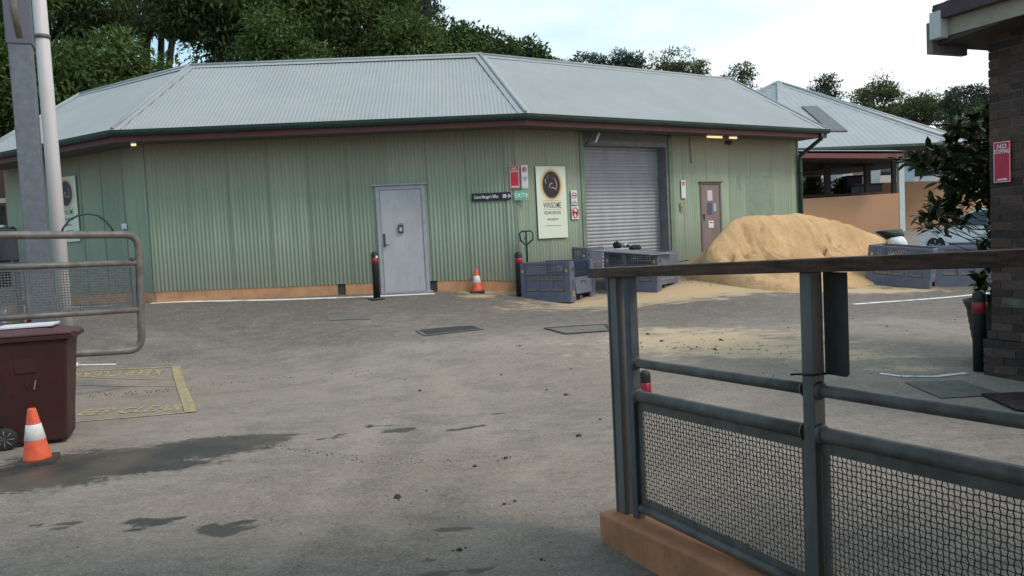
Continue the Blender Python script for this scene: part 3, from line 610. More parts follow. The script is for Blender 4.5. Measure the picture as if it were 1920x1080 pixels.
a=wu('R',1101,262); M=wM('R',a[0],a[1],.02); r=empty('security_light',M.translation,label='silver security light on a bracket above the roller shutter',cat='light')
mb=MB(); mb.tube([(-.05,-.10,.0),(-.05,.0,.12),(-.02,.12,.16)],.014,6,M=M); mb.build('bracket',M_galv,r,world=True)
mb=MB(); MM=M@Matrix.Translation((.08,.02,.18))@Matrix.Rotation(math.radians(-30),4,'Z'); mb.box((0,0,0),(.06,.24,.10),MM); mb.build('lamp_head',mat('silver_lamp',(.5,.5,.52),.4,metal=.3),r,world=True,bevel=.01)
# ================================================================= signs on the shed
def sign(name,face,x0,y0,x1,y1,m,label,cat='sign',off=.035,edge=None,group=None,size=None):
    a=wu(face,x0,y0);b=wu(face,x1,y1); w,h=size or (abs(b[0]-a[0]),abs(a[1]-b[1])); M=wM(face,(a[0]+b[0])/2,(a[1]+b[1])/2,off)
    r=empty(name,M.translation,label=label,cat=cat,group=group)
    mb=MB(); mb.box((0,0,-.004),(w,h,.008),M); mb.build('panel',m,r,world=True,bevel=.002)
    return r,M@Matrix.Translation((0,0,.0006)),w,h
def lets(r,M,items,m,name='lettering',bd=.022):
    mb=MB()
    for t,s,x,y,*sx in items: text_mb(mb,t,s,x,y,M,.0008,*(sx or [1.]),bold=s*bd)
    return mb.build(name,m,r,world=True)
def ring(mb,M,cx,cy,rx,ry,w,n=28,z=.0022):
    vs=[]
    for i in range(n):
        a=2*math.pi*i/n; c,s=math.cos(a),math.sin(a); vs+=[(cx+(rx)*c,cy+ry*s,z),(cx+(rx-w)*c,cy+(ry-w)*s,z)]
    mb.add(vs,[(2*i,2*((i+1)%n),2*((i+1)%n)+1,2*i+1) for i in range(n)],False,M)
def bar(mb,M,p,q,w,z=.0022):
    p=Vector((*p,0));q=Vector((*q,0));t=(q-p).normalized();n=Vector((-t.y,t.x,0))*w/2; mb.add([(*(p-n).xy,z),(*(q-n).xy,z),(*(q+n).xy,z),(*(p+n).xy,z)],[(0,1,2,3)],False,M)
def disc(mb,M,cx,cy,rx,ry,z=.0018,n=28): mb.add([(cx+rx*math.cos(2*math.pi*i/n),cy+ry*math.sin(2*math.pi*i/n),z) for i in range(n)],[tuple(range(n))],False,M)
def polyf(mb,M,pts,z=.002): mb.add([(x,y,z) for x,y in pts],[tuple(range(len(pts)))],False,M)
def border(mb,M,w,h,t,ins=.012,z=.0016):
    a,b=w/2-ins,h/2-ins
    for p,q in(((-a,b),(a,b)),((a,b),(a,-b)),((a,-b),(-a,-b)),((-a,-b),(-a,b))): bar(mb,M,p,q,t,z)
fM='M'
# red no stopping
r,M,w,h=sign('no_stopping_sign','M',954.5,311,974.5,353,M_redsign,'red NO STOPPING sign above the black office sign on the green shed')
mb=MB(); border(mb,M,w,h,.008); mb.build('border',M_white,r,world=True); lets(r,M,[('NO',.055,0,h*.36),('STOPPING',.048,0,h*.25,.72),('\u2190\u2192'[0:0]+'',.02,0,0)] if 0 else [('NO',.058,0,h*.36),('STOPPING',.05,0,h*.24,w*.8/.27)],M_white)
mb=MB(); bar(mb,M,(-w*.30,-h*.42),(w*.3,-h*.42),.014); polyf(mb,M,[(-w*.38,-h*.42),(-w*.26,-h*.385),(-w*.26,-h*.455)]); polyf(mb,M,[(w*.38,-h*.42),(w*.26,-h*.455),(w*.26,-h*.385)]); mb.build('arrow',M_white,r,world=True)
# white no parking notice
r,M,w,h=sign('parking_notice','M',976.5,310,990.5,353,M_paper,'narrow white notice with a red crossed P, beside the red sign on the shed')
mb=MB(); ring(mb,M,0,h*.30,w*.36,w*.44,.014); bar(mb,M,(-w*.24,h*.30+w*.28),(w*.24,h*.30-w*.28),.011,.003); mb.build('prohibition_ring',M_signred,r,world=True)
lets(r,M,[('P',.12,0,h*.30),('NO PARKING',.022,0,-h*.02,.8),('AUTHORISED',.02,0,-h*.08,.7),('VEHICLES',.02,0,-h*.14,.7),('ONLY',.02,0,-h*.20,.7),('________',.022,0,-h*.40)],mat('dark_purple_ink',(.10,.05,.10),.6))
# black office sign
r,M,w,h=sign('office_sign','M',884,369.5,958,368.5,M_black,"long black sign reading Centre Manager's Office with a white arrow",size=None,off=.035) if 0 else sign('office_sign','M',884,370,958,368,mat('black_sign_face',(.008,.009,.014),.5),"long black sign reading Centre Manager's Office with a white arrow",off=.035,size=(abs(wu('M',958,368)[0]-wu('M',884,370)[0]),.155))
lets(r,M,[("Centre Manager's Office",.088,-w*.13,0,w*.66/(.088*11.6))],M_white)
mb=MB(); x=w*.33; polyf(mb,M,[(x-.03,-.035),(x+.035,-.035),(x+.035,.035),(x-.03,.035)]); x=w*.43; bar(mb,M,(x-.05,0),(x+.035,0),.014); bar(mb,M,(x+.005,.04),(x+.042,0),.014); bar(mb,M,(x+.005,-.04),(x+.042,0),.014); mb.build('arrow',M_white,r,world=True)
mb=MB(); x=w*.33; ring(mb,M,x,-.008,.02,.02,.006,16,.003); bar(mb,M,(x,.026),(x,.0),.008,.003); mb.build('wheelchair_symbol',M_ink,r,world=True)
r,M,w,h=sign('exit_sign','M',964,358.5,991,375,mat('exit_green',(.13,.42,.30),.5),'small green EXIT sign with a white arrow, right of the black office sign')
mb=MB(); border(mb,M,w,h,.007,.007); mb.build('border',mat('pale_green',(.35,.6,.48),.5),r,world=True); lets(r,M,[('EXIT',.125,-w*.12,0,.82)],M_white)
mb=MB(); x=w*.37; polyf(mb,M,[(x-.03,.0),(x,.05),(x+.03,.0)]); polyf(mb,M,[(x-.012,.0),(x+.012,.0),(x+.012,-.05),(x-.012,-.05)]); mb.build('arrow',M_white,r,world=True)
# banner
M_bann=mat('cream_banner',(.66,.70,.58),.5); q=NB(M_bann)
M_oval=mat('black_oval_print',(.012,.010,.014),.5); M_cop=mat('copper_print',(.42,.24,.19),.6); M_bw=mat('brown_lettering_print',(.085,.04,.018),.6); M_gold=mat('gold_print',(.42,.30,.12),.6)
def banner(face,x0,y0,x1,y1,label,size=None):
    r,M,w,h=sign('banner_sign',face,x0,y0,x1,y1,M_bann,label,'banner',off=.045,group='equine services banners on the shed',size=size)
    w_,h_=w,h; oy=h*.245; rx,ry=w*.29,h*.185
    for k,(e,c) in enumerate(((.075,(.66,.65,.50)),(.055,(.64,.56,.38)),(.036,(.60,.45,.26)),(.018,(.40,.24,.12)))):
        mb=MB(); disc(mb,M,0,oy,rx+e*w/.6,ry+e*w/.6,.0008+.0004*k); mb.build('oval_glow',mat('banner_glow_print',c,.6),r,world=True)
    mb=MB(); disc(mb,M,0,oy,rx,ry,.0028); mb.build('oval',M_oval,r,world=True)
    mb=MB()
    def arc(cx,cy,a,b,t0,t1,w0,n=10,rot=0):
        P=[]
        for i in range(n+1):
            t=math.radians(t0+(t1-t0)*i/n); X_,Y_=a*math.cos(t),b*math.sin(t); k=w0*math.sin(math.pi*i/n)+.0015; P.append((X_,Y_,k))
        vs=[]
        for X_,Y_,k in P: l=math.hypot(X_,Y_); vs+=[(cx+X_*(1+k/l),cy+Y_*(1+k/l),.0036),(cx+X_*(1-k/l),cy+Y_*(1-k/l),.0036)]
        mb.add(vs,[(2*i,2*i+2,2*i+3,2*i+1) for i in range(n)],False,M)
    arc(-w*.02,oy-h*.01,w*.20,h*.12,-35,65,.010); arc(w*.02,oy-h*.16,w*.22,h*.12,40,110,.011); arc(w*.02,oy-h*.03,w*.09,h*.05,60,200,.012); arc(-w*.17,oy+h*.05,w*.03,h*.03,60,300,.010); arc(-w*.10,oy+h*.11,w*.02,h*.03,80,260,.005)
    mb.build('horse_motif',M_cop,r,world=True)
    lets(r,M,[('WINSOME',h*.115,0,-h*.045,w*.62/(h*.115*4.75))],M_bw,bd=.003); lets(r,M,[('EQUINE SERVICES',h*.062,0,-h*.148,w*.62/(h*.062*8.9)),('0402098729',h*.040,0,-h*.24,w*.44/(h*.040*5.9)),('www.winsomeequineservices.com',h*.018,0,-h*.325,w*.62/(h*.018*16.))],mat('dark_brown_print',(.06,.045,.03),.6),bd=.004)
    mb=MB(); bar(mb,M,(-w*.31,h*.022),(w*.31,h*.022),.008); bar(mb,M,(-w*.31,-h*.10),(w*.31,-h*.10),.008); mb.build('rule_line',M_gold,r,world=True)
a=wu('R',1001,310);b=wu('R',1067,445)
banner('R',1001.5,312,1063,445,'cream WINSOME EQUINE SERVICES banner with a black oval, beside the roller shutter')
la=wu('L',151,400)[0]; lb=wu('L',112,400)[0]
banner('L',108,330,152,457,'pale WINSOME banner half hidden behind the white pole at the left',size=(abs(b[0]-a[0])*1.0,1.36))
# small prohibition signs
r,M,w,h=sign('no_smoking_sign','R',1068.5,357,1081,384,M_paper,'small white no smoking sign right of the banner')
mb=MB(); ring(mb,M,0,h*.14,w*.42,w*.42,.014); bar(mb,M,(-w*.28,h*.14+w*.28),(w*.28,h*.14-w*.28),.010,.003); mb.build('prohibition_ring',M_signred,r,world=True)
mb=MB(); bar(mb,M,(-w*.26,h*.13),(w*.2,h*.13),.02); bar(mb,M,(w*.22,h*.13),(w*.27,h*.20),.008); mb.build('cigarette',M_ink,r,world=True); lets(r,M,[('NO',.03,0,-h*.25),('SMOKING',.036,0,-h*.37,.8)],M_ink)
r,M,w,h=sign('no_dogs_sign','R',1069.5,387,1084,411,M_paper,'white sign with a dog crossed out, below the no smoking sign')
mb=MB(); ring(mb,M,0,0,w*.44,h*.42,.022); bar(mb,M,(-w*.3,h*.30),(w*.3,-h*.30),.018,.003); mb.build('prohibition_ring',M_signred,r,world=True)
mb=MB(); polyf(mb,M,[(-.06,.03),(.05,.02),(.05,-.015),(-.055,-.01)]); polyf(mb,M,[(.04,.0),(.06,.07),(.10,.05),(.085,.035),(.06,-.0)]); 
for x in(-.05,-.03,.03,.045): bar(mb,M,(x,0),(x*1.2,-.07),.014,.0021)
bar(mb,M,(-.055,.02),(-.085,.06),.01,.0021); mb.build('dog_symbol',M_ink,r,world=True)
r,M,w,h=sign('parking_notice','R',1275,338,1284.5,372,M_paper,'tall white notice on the green wall, left of the maroon door')
mb=MB(); ring(mb,M,0,h*.30,w*.32,w*.36,.012); bar(mb,M,(-w*.22,h*.36),(w*.22,h*.24),.010,.003); mb.build('prohibition_ring',M_signred,r,world=True); lets(r,M,[('P',.09,0,h*.30),('--------',.04,0,-h*.43,.6)],M_ink)
r,M,w,h=sign('warning_labels','R',1274,379,1279.5,396,mat('faded_yellow_label',(.38,.33,.19),.6),'faded yellow warning label strip below the tall white notice')
mb=MB(); polyf(mb,M,[(-w*.35,-h*.12),(w*.35,-h*.12),(0,h*.1)]); polyf(mb,M,[(-w*.2,h*.25),(w*.2,h*.25),(0,h*.42)]); polyf(mb,M,[(-w*.2,-h*.4),(w*.2,-h*.4),(w*.1,-h*.22),(-w*.15,-h*.22)]); mb.build('warning_symbol',M_ink,r,world=True)
r,M,w,h=sign('wall_switch','L',228,419,242,430,M_white,'small white plate on the green wall above the tubular gate','switch',size=(.17,.11),off=.03)
mb=MB(); mb.box((0,0,.01),(.05,.07,.02),M); mb.build('switch',M_white,r,world=True)
# ================================================================= small movable things
def cone_proto(label,group,band2=False):
    r=empty('traffic_cone',(0,0,0),label=label,cat='traffic cone',group=group)
    mb=MB(); mb.box((0,0,.016),(.29,.29,.032),taper=(.93,.93)); mb.build('base',M_coneb,r,bevel=.006)
    mb=MB(); mb.lathe([(.112,.03),(.105,.045),(.033,.445),(.028,.455),(.022,.455),(.020,.44)],28); mb.build('body',M_cone,r)
    mb=MB(); f=lambda z:.105+(.033-.105)*(z-.045)/.4; mb.lathe([(f(.195),.193),(f(.195)+.003,.196),(f(.325)+.003,.322),(f(.325),.325)],28); mb.build('reflective_band',M_conew,r)
    return r
c=cone_proto('small orange traffic cone with a white band beside the maroon wheelie bin','orange traffic cones'); c.location=G(71,866); c.rotation_euler=(.03,-.02,.3)
c2=dup(c); c2.location=G(895,548); c2.rotation_euler=(0,0,.1); c2['label']='small orange traffic cone on spilt sand at the foot of the green shed'
def bollard(px,py,hgt,label,rad=.075):
    q=G(px,py); r=empty('bollard',q,random.random(),label=label,cat='bollard',group='black bollards with red bands')
    mb=MB(); mb.lathe([(rad,-.02),(rad,hgt-.06),(rad*.92,hgt-.03),(rad*.6,hgt-.008),(0,hgt)],20); mb.build('post',M_black,r)
    mb=MB(); mb.lathe([(rad,hgt-.235),(rad+.003,hgt-.233),(rad+.003,hgt-.122),(rad,hgt-.12)],20); mb.build('reflective_band',M_red,r)
    return r
b=bollard(707,561,.90,'black bollard with a red band in front of the grey door',.065); mb=MB(); mb.lathe([(.16,0),(.155,.012),(.09,.02),(.085,.03)],20); mb.build('base_plate',M_iron,b)
mb=MB(); mb.box((.0,-.062,.80),(.05,.012,.04)); mb.build('sticker',M_white,b)
wq_=aty(973,500,float(W2[1])-.42); gq_=float(gz(wq_[0],wq_[1])); _G=G; G=lambda a,b:np.array([wq_[0],wq_[1],gq_])
bollard(973,543,.86,'black bollard with a red band behind the nearest grey crate'); G=_G
print('W2',W2,'bollard top px')
bollard(1838,696,.86,'black bollard with a dark red band at the corner of the brick wall',.068)
q=at_ppm(1213,792,190); 
r=empty('bollard',(q[0],q[1],float(gz(q[0],q[1]))),label='bollard top with a bright red band peeping out behind the near steel post',cat='bollard',group='black bollards with red bands'); hh=onpl(1213,694,[q[0],q[1],0],np.array([0,1,0]))[2]-r.location.z
mb=MB(); mb.lathe([(.055,0),(.055,hh-.05),(.05,hh-.02),(.03,hh-.003),(0,hh)],20); mb.build('post',M_black,r); mb=MB(); mb.lathe([(.055,hh-.30),(.058,hh-.298),(.058,hh-.122),(.055,hh-.12)],20); mb.build('reflective_band',M_red,r)
# wheelie bins
def wheelie(label,group):
    r=empty('wheelie_bin',(0,0,0),label=label,cat='wheelie bin',group=group)
    mb=MB()   # local: +x is the front, hinge and wheels at -x
    def ringv(z,x0,x1,hy): return [(x0,-hy,z),(x1,-hy,z),(x1,hy,z),(x0,hy,z)]
    lv=[(.03,-.20,.25,.22),(.22,-.27,.26,.225),(.90,-.31,.315,.28),(.965,-.31,.33,.285)]
    vs=[p for l in lv for p in ringv(l[0],l[1],l[2],l[3])]; fs=[(3,2,1,0),(12,13,14,15)]+[(4*i+j,4*i+(j+1)%4,4*i+4+(j+1)%4,4*i+4+j) for i in range(3) for j in range(4)]
    mb.add(vs,fs); mb.build('body',M_binm,r,bevel=.018)
    mb=MB(); mb.box((.015,0,.975),(.72,.62,.035)); mb.tube([(-.36,-.22,.97),(-.40,-.22,.955),(-.40,.22,.955),(-.36,.22,.97)],.016,8)
    mb.build('rim',M_binm,r,bevel=.012)
    mb=MB(); vs=[(-.36,-.29,.995),(.35,-.30,.995),(.35,.30,.995),(-.36,.29,.995),(-.36,-.29,1.02),(.35,-.30,1.015),(.35,.30,1.015),(-.36,.29,1.02),(-.27,-.20,1.065),(.14,-.21,1.06),(.14,.21,1.06),(-.27,.20,1.065)]
    mb.add(vs,[(3,2,1,0),(0,1,5,4),(1,2,6,5),(2,3,7,6),(3,0,4,7),(4,5,9,8),(5,6,10,9),(6,7,11,10),(7,4,8,11),(8,9,10,11)]); mb.box((.36,0,1.0),(.06,.30,.03)); mb.build('lid',M_lid,r,bevel=.012)
    mb=MB(); mb.box((-.03,-.262,.78),(.17,.02,.22)); mb.box((-.03,-.252,.60),(.02,.02,.12)); mb.build('side_rib',M_binm,r,bevel=.006)
    mb=MB(); mb.box((-.03,-.274,.845),(.065,.002,.007)); mb.build('embossed_mark',mat('faint_pink_mark',(.30,.22,.21),.6),r)
    for s in(-1,1):
        T=Matrix.Translation((-.235,s*.262,.10))@Matrix.Rotation(math.pi/2,4,'X')
        mb=MB(); mb.lathe([(.045,-.03),(.085,-.03),(.10,-.02),(.10,.02),(.085,.03),(.045,.03)],24,M=T); wl=mb.build('wheel',M_tyre,r)
        mb=MB(); mb.lathe([(.0,-.026),(.08,-.026),(.08,.026),(0,.026)],24,M=T); 
        mb.lathe([(.02,-.045),(.02,.045)],12,M=T); mb.build('hub',mat('grey_wheel_hub',(.055,.055,.06),.6),wl)
        mb=MB()
        for k in range(8):
            a=k*math.pi/4; mb.tube([(math.cos(a)*.02,math.sin(a)*.02,-s*.031),(math.cos(a)*.078,math.sin(a)*.078,-s*.031)],.006,5,M=T)
        mb.build('spokes',mat('pale_grey_spokes',(.16,.16,.17),.6),wl)
    mb=MB(); mb.tube([(-.235,-.27,.10),(-.235,.27,.10)],.012,8); mb.build('axle',M_iron,r)
    return r
wb=wheelie('maroon wheelie bin with white card on its lid, in front of the gate','maroon wheelie bins')
mb=MB(); mb.add([(.02,-.268,.52),(.028,-.268,.52),(.047,-.270,.60),(.040,-.270,.605)],[(0,1,2,3)]); mb.build('scratch',mat('scratch',(.38,.25,.22),.6),wb)
wbq=G(79,826); wb.location=wbq; wb.rotation_euler=(0,0,math.radians(20))
wb2=dup(wb); wb2.location=(wbq[0]-.66,wbq[1]+.30,wbq[2]); wb2.rotation_euler=(0,0,math.radians(16)); wb2['label']='second maroon wheelie bin cut off by the left edge of the photo'
for ch in list(wb2.children):
    if ch.name.startswith('scratch'): bpy.data.objects.remove(ch)
mb=MB(); T=Matrix.Translation(Vector(wbq)+Vector((-.05,.02,1.066)))@Matrix.Rotation(math.radians(20),4,'Z'); mb.box((0,0,.012),(.46,.40,.014),T); mb.box((.30,-.03,-.01),(.13,.2,.008),T@Matrix.Rotation(.12,4,'Y')); tag(mb.build('card_sheet',mat('white_card',(.62,.60,.63),.6),None,world=True),'folded white card lying on the lid of the nearer maroon bin','card')
# bulk crates
def crate(label,foldA=False,group='grey plastic bulk crates'):
    """origin at the near corner; local +x along the slotted face A, +y along face B (depth)"""
    r=empty('bulk_crate',(0,0,0),label=label,cat='bulk crate',group=group)
    Lx,Ly,Hh=1.15,1.0,.76; t=.045
    def face(M,Ln,h0,h1,slots=True,rail=True):
        mb=MB()
        def bx(x0,x1,z0,z1,d0=0.,d1=t): mb.box(((x0+x1)/2,(d0+d1)/2,(z0+z1)/2),(x1-x0,d1-d0,z1-z0),M)
        if slots:
            bx(0,.13,h0,h1);bx(Ln-.13,Ln,h0,h1); bx(.13,Ln-.13,h0,.20); bx(.13,Ln-.13,h1-.05,h1)
            bx(.13,Ln-.13,.20,h1-.22,.025,t)      # recessed sheet
            w=(Ln-.26); 
            for k in(1,2): x=.13+w*k/3; bx(x-.03,x+.03,.20,h1-.22,0,.025)
            bx(.13,Ln-.13,h1-.24,h1-.22,0,.025)
            for i in range(4): z=h1-.21+i*.04; bx(.13,Ln-.13,z+.022,z+.036,.005,.035)
            for i in range(19): x=.13+w*(i+.5)/19; bx(x-.008,x+.008,h1-.22,h1-.05,.012,.030)
        else: bx(0,Ln,h0,h1)
        return mb
    I=Matrix.Identity(4)
    mb=face(I,Lx,.0,Hh); mb.build('slotted_side',M_crate,r,bevel=.004)
    Mb=Matrix.Translation((Lx,Ly,0))@Matrix.Rotation(math.pi,4,'Z'); mb=face(Mb,Lx,.0,Hh); mb.build('slotted_side',M_crate,r,bevel=.004)
    # sandy ribs showing in the recesses
    mb=MB()
    for k in range(3):
        xa=.16+k*(Lx-.26)/3; xb=xa+(Lx-.26)/3-.07
        for z in(.225,.245,.43,.455,.48): mb.box(((xa+xb)/2,.016,z),(xb-xa,.022,.008))
    mb.build('sandy_ribs',mat('sand_dusted_ledge',(.40,.30,.19),.9),r)
    mb=MB()
    for x in(.075,Lx-.075): mb.box((x,-.004,Hh-.17),(.035,.012,.055))
    split_loose(mb.build('latch',M_yel,r))
    # the two other sides (right side may have a dropped flap)
    for s,x in((0,Lx-t),(1,0.)):
        hz=Hh if not(foldA and s==0) else .42; mb=MB()
        mb.box((x+t/2,Ly/2,(.13+hz)/2),(t,Ly-2*t-.004,hz-.13)); mb.box((x+t/2,.13,.065),(t,.16,.13)); mb.box((x+t/2,Ly-.13,.065),(t,.16,.13))
        if s==0 and foldA:
            mb.box((x+t/2,.11,(Hh+.13)/2),(t,.12,Hh-.13)); mb.box((x+t/2,Ly-.11,(Hh+.13)/2),(t,.12,Hh-.13))
        mb.build('side_panel',M_crate,r,bevel=.004)
    if foldA:
        mb=MB(); T=Matrix.Translation((Lx+.01,.18,.14))@Matrix.Rotation(math.radians(-6),4,'Y'); mb.box((.01,.32,.15),(.022,.62,.30),T); mb.box((.012,.32,.30),(.03,.64,.02),T); fl=mb.build('flap',mat('scuffed_crate_flap',(.14,.15,.19),.6,col2=(.10,.11,.15),vs=8),r,bevel=.004)
        mb=MB(); 
        for yy in(.22,.40): mb.box((.024,yy+.0,.20),(.006,.012,.05),T)
        mb.box((.024,.31,.228),(.006,.18,.012),T); mb.build('grip_outline',M_ink,fl)
        mb=MB(); mb.box((Lx+.005,.10,.16),(.02,.03,.10)); mb.build('latch',M_yel,r)
    else:
        mb=MB()
        for k in range(3):
            y0=.14+k*.25; mb.box((Lx+.002,y0+.09,.24),(.008,.17,.012)); mb.box((Lx+.002,y0+.09,.45),(.008,.17,.012))
        mb.build('sandy_ribs',mat('sand_dusted_ledge',(.40,.30,.19),.9),r)
    mb=MB()
    for y in(.10,.145): mb.box((Lx+.001,y-.02,Hh-.15),(.006,.018,.07))
    mb.build('slots',M_ink,r)
    mb=MB(); mb.box((Lx/2,Ly/2,.15),(Lx-2*t-.004,Ly-2*t-.004,.03)); 
    for y in(.09,Ly/2,Ly-.09): mb.box((Lx/2,y,.05),(Lx-2*t-.01,.10,.10))
    mb.build('floor',M_crate,r)
    return r
def place_crate(r,pA,pB,dz=0.):   # pA ground pixel of the left end of the slotted face, pB its right end
    A=G(*pA);B=G(*pB); d=B-A; a=math.atan2(d[1],d[0]); s=np.linalg.norm(d[:2])/1.15; r.location=(A[0],A[1],A[2]+dz); r.rotation_euler=(0,-math.atan2(d[2],np.hypot(d[0],d[1])),a); return s
cA=crate('nearest open grey bulk crate with a dropped side flap, in front of the roller shutter',True)
Nc=G(1071,570); aa=math.radians(-34); sc_=.97; cA.scale=(sc_,sc_,1); cA.rotation_euler=(0,0,aa); cA.location=(Nc[0]-1.15*sc_*math.cos(aa),Nc[1]-1.15*sc_*math.sin(aa),Nc[2]+.03); print('crateA',Nc,'wall y',W2)
cB=crate('grey bulk crate with a flat board over it, behind the near steel post')
print('crateB',place_crate(cB,(1132,544),(1243,549)))
cC=dup(cB); cC['label']='grey bulk crate at the back left, against the shed behind the open one'; place_crate(cC,(1003,527),(1085,533)); print('C',[round(float(np.dot(np.array(tuple((Matrix.LocRotScale(cC.location,cC.rotation_euler,None)@Vector(v)))[:2])-W2,outn(uR))),2) for v in((0,1,0),(1.15,1,0),(0,0,0))])
cD=dup(cB); cD['label']='left one of the two grey bulk crates at the foot of the sand heap, right'; print('crateD',place_crate(cD,(1622,531),(1722,541)))
cE=dup(cB); cE['label']='right one of the two grey bulk crates, partly behind the brick wall shrub'; place_crate(cE,(1752,537),(1866,537))
# board lying over crate B
mb=MB(); Tb=cB.matrix_basis.copy(); Tb=Matrix.LocRotScale(cB.location,cB.rotation_euler,None); mb.box((.42,.30,.775),(1.45,.9,.018),Tb@Matrix.Rotation(math.radians(2),4,'Y')@Matrix.Rotation(math.radians(-9),4,'Z'))
o=mb.build('flat_board',mat('grey_board',(.17,.175,.20),.6,col2=(.22,.22,.24),vs=4),None,world=True); tag(o,'flat grey board resting across the top of the crate behind the steel post','board')
# bags lying on it
def lump(name,c,rad,m,label,cat,seed=0,am=.25,parent=None):
    bm=bmesh.new(); bmesh.ops.create_icosphere(bm,subdivisions=3,radius=1)
    for v in bm.verts:
        n=noise.noise(v.co*1.8+Vector((seed,0,0)))*am+noise.noise(v.co*4+Vector((0,seed,0)))*am*.4; v.co*=1+n
    vs=[(c[0]+v.co.x*rad[0],c[1]+v.co.y*rad[1],c[2]+max(v.co.z,-.75)*rad[2]) for v in bm.verts]; fs=[tuple(v.index for v in f.verts) for f in bm.faces]; bm.free()
    mb=MB(); mb.add(vs,fs,True); o=mb.build(name,m,parent,world=True)
    if label: tag(o,label,cat)
    return o
def on_crate(px,py,ppm): return aty(px,py,F/ppm)
pb=cB.matrix_basis
cz=cB.location.z+.80
def tp(px,py): return onz(px,py,cz+.06)
Yb=cB.location.y+.75
lump('black_bag',aty(1157,460,Yb),(.085,.09,.085),mat('black_cloth',(.012,.012,.014),.9),'small black bag on the grey board, leftmost of the three bundles','bag',1)
w_=lump('white_and_black_bag',aty(1173,461,Yb),(.09,.08,.05),mat('white_cloth',(.6,.6,.58),.9,col2=(.015,.015,.015),vs=9,thr=(.48,.52)),'white and black bundle between the black bag and the green one','bag',3)
lump('green_bag',aty(1191,464,Yb),(.13,.10,.06),mat('green_cloth',(.02,.06,.035),.9,var=.4,vs=12),'dark green cloth bundle, rightmost on the grey board','bag',6)
# pallet jack
q=aty(988,553,float(W2[1])-.17); q[2]=gz(q[0],q[1]); q[1]-=.45; r=empty('pallet_jack',(q[0],q[1]+.45,q[2]),label='dark green pallet jack handle standing behind the nearest crate',cat='pallet jack')
Yj=q[1]+.45; P=lambda x,y:tuple(aty(x,y,Yj))
mb=MB(); mb.tube([P(976,452),P(974,438),P(978,434),P(995,433),P(999,437),P(999,449),P(989,458),P(987,460),P(984,458),P(976,450)],.016,8); mb.build('handle',M_green,r,world=True)
mb=MB(); mb.tube([P(986,434),P(987,458),P(989,500)],.02,8); a=P(989,500); mb.tube([a,(a[0],a[1],q[2]+.15)],.024,8); mb.build('shaft',M_green,r,world=True)
mb=MB(); mb.tube([P(983,449),P(986,444)],.008,6); mb.build('lever',M_black,r,world=True)
mb=MB(); mb.box((a[0],a[1],q[2]+.14),(.16,.2,.22)); mb.build('pump',M_green,r,world=True,bevel=.01)
mb=MB(); cr=cA; base=Vector((a[0],a[1],q[2]+.06)); 
for s in(-.2,.2): mb.box((a[0]+.30,a[1]+s*.3,q[2]+.07),(.55,.05,.05))
mb.build('forks',M_green,r,world=True)
for s in(-1,1):
    mb=MB(); T=Matrix.Translation((a[0],a[1]+s*.07,q[2]+.07))@Matrix.Rotation(math.pi/2,4,'X'); mb.lathe([(.07,-.025),(.07,.025)],16,M=T); mb.build('wheel',M_yel,r,world=True)
# ================================================================= sand heap
nxh,nyh=190,120
outl=[(1322,492),(1325,476),(1329,464),(1339,449),(1354,432),(1373,411),(1395,404),(1430,402),(1465,400),(1490,397),(1530,404),(1570,412),(1610,428),(1650,440),(1680,456),(1705,474),(1730,500)]
RO=1.9; PR=np.array([*(W2+outn(uR)*RO),0]); oq=np.array([onpl(x,y,PR,nR3) for x,y in outl]); osv=[float(np.dot(q[:2]-PR[:2],uR)) for q in oq]; print('heap s',osv[0],osv[-1],'y',oq[8])
s_=np.linspace(osv[0]-1.6,osv[-1]+1.2,nxh); t_=np.linspace(-RO+.02,4.6,nyh)   # t>0 towards the yard
SXm=np.zeros((nyh,nxh));SYm=SXm.copy();HM=SXm.copy()
def nz_(x,y,s,k=0): return noise.fractal(Vector((x*s,y*s,k)),1.0,2.0,5)
for j in range(nyh):
    for i in range(nxh):
        p=PR[:2]+uR*s_[i]+outn(uR)*t_[j]; SXm[j,i],SYm[j,i]=p
GZ=gz(SXm,SYm)
for j in range(nyh):
    for i in range(nxh):
        x,y=SXm[j,i],SYm[j,i]; g=GZ[j,i]; gr=float(gz(*(PR[:2]+uR*s_[i]))) if j==0 else grow[i]
        if j==0:
            if i==0: grow=[0]*nxh
            grow[i]=gr
        top=np.interp(s_[i],osv,oq[:,2],left=-9,right=-9); hr=max(0,top-gr)
        tt=t_[j]; rad=(2.1-1.1*max(0,min(1,(s_[i]-osv[-1]+4.8)/2.2)) if tt>0 else 1.35)*((.35 if tt>0 else 0)+(.65 if tt>0 else 1)*min(1,hr/1.0)); u_=abs(tt)/max(rad,.05); f=max(0,1-u_); f=f*(1-.18*math.sin(math.pi*min(1,u_)))
        h=hr*f; n=nz_(x,y,1.1)*.13+nz_(x,y,3.2,3)*.07+nz_(x,y,9,5)*.025
        if tt>0:
            w1=nz_(x,y,.9,2)*.12+nz_(x,y,3.,7)*.05; c=osv[0]+2.6
            b=max(0,min(1,(u_-.12-w1)/.08))*max(0,min(1,(u_*-1+.75)/.4)); k=max(0,min(1,(3.2-abs(s_[i]-c-.6))/1.0)); gul=max(0,nz_(s_[i]*1.5+nz_(x,y,2.)*.4,tt*.35,2.2,11)-.02)*.9; h-=(.24*b*k+gul*min(1,u_*4)*max(0,.85-u_))*min(1,hr)
        h=h+n*min(1,h*2.5)*min(1,.25+u_*1.3)*(.9 if tt>0 else .3)
        HM[j,i]=g+h-(.03 if h<.03 else 0)
CX,CY=PR[0]+uR[0]*4,PR[1]+uR[1]*4; SXm=SXm-CX; SYm=SYm-CY
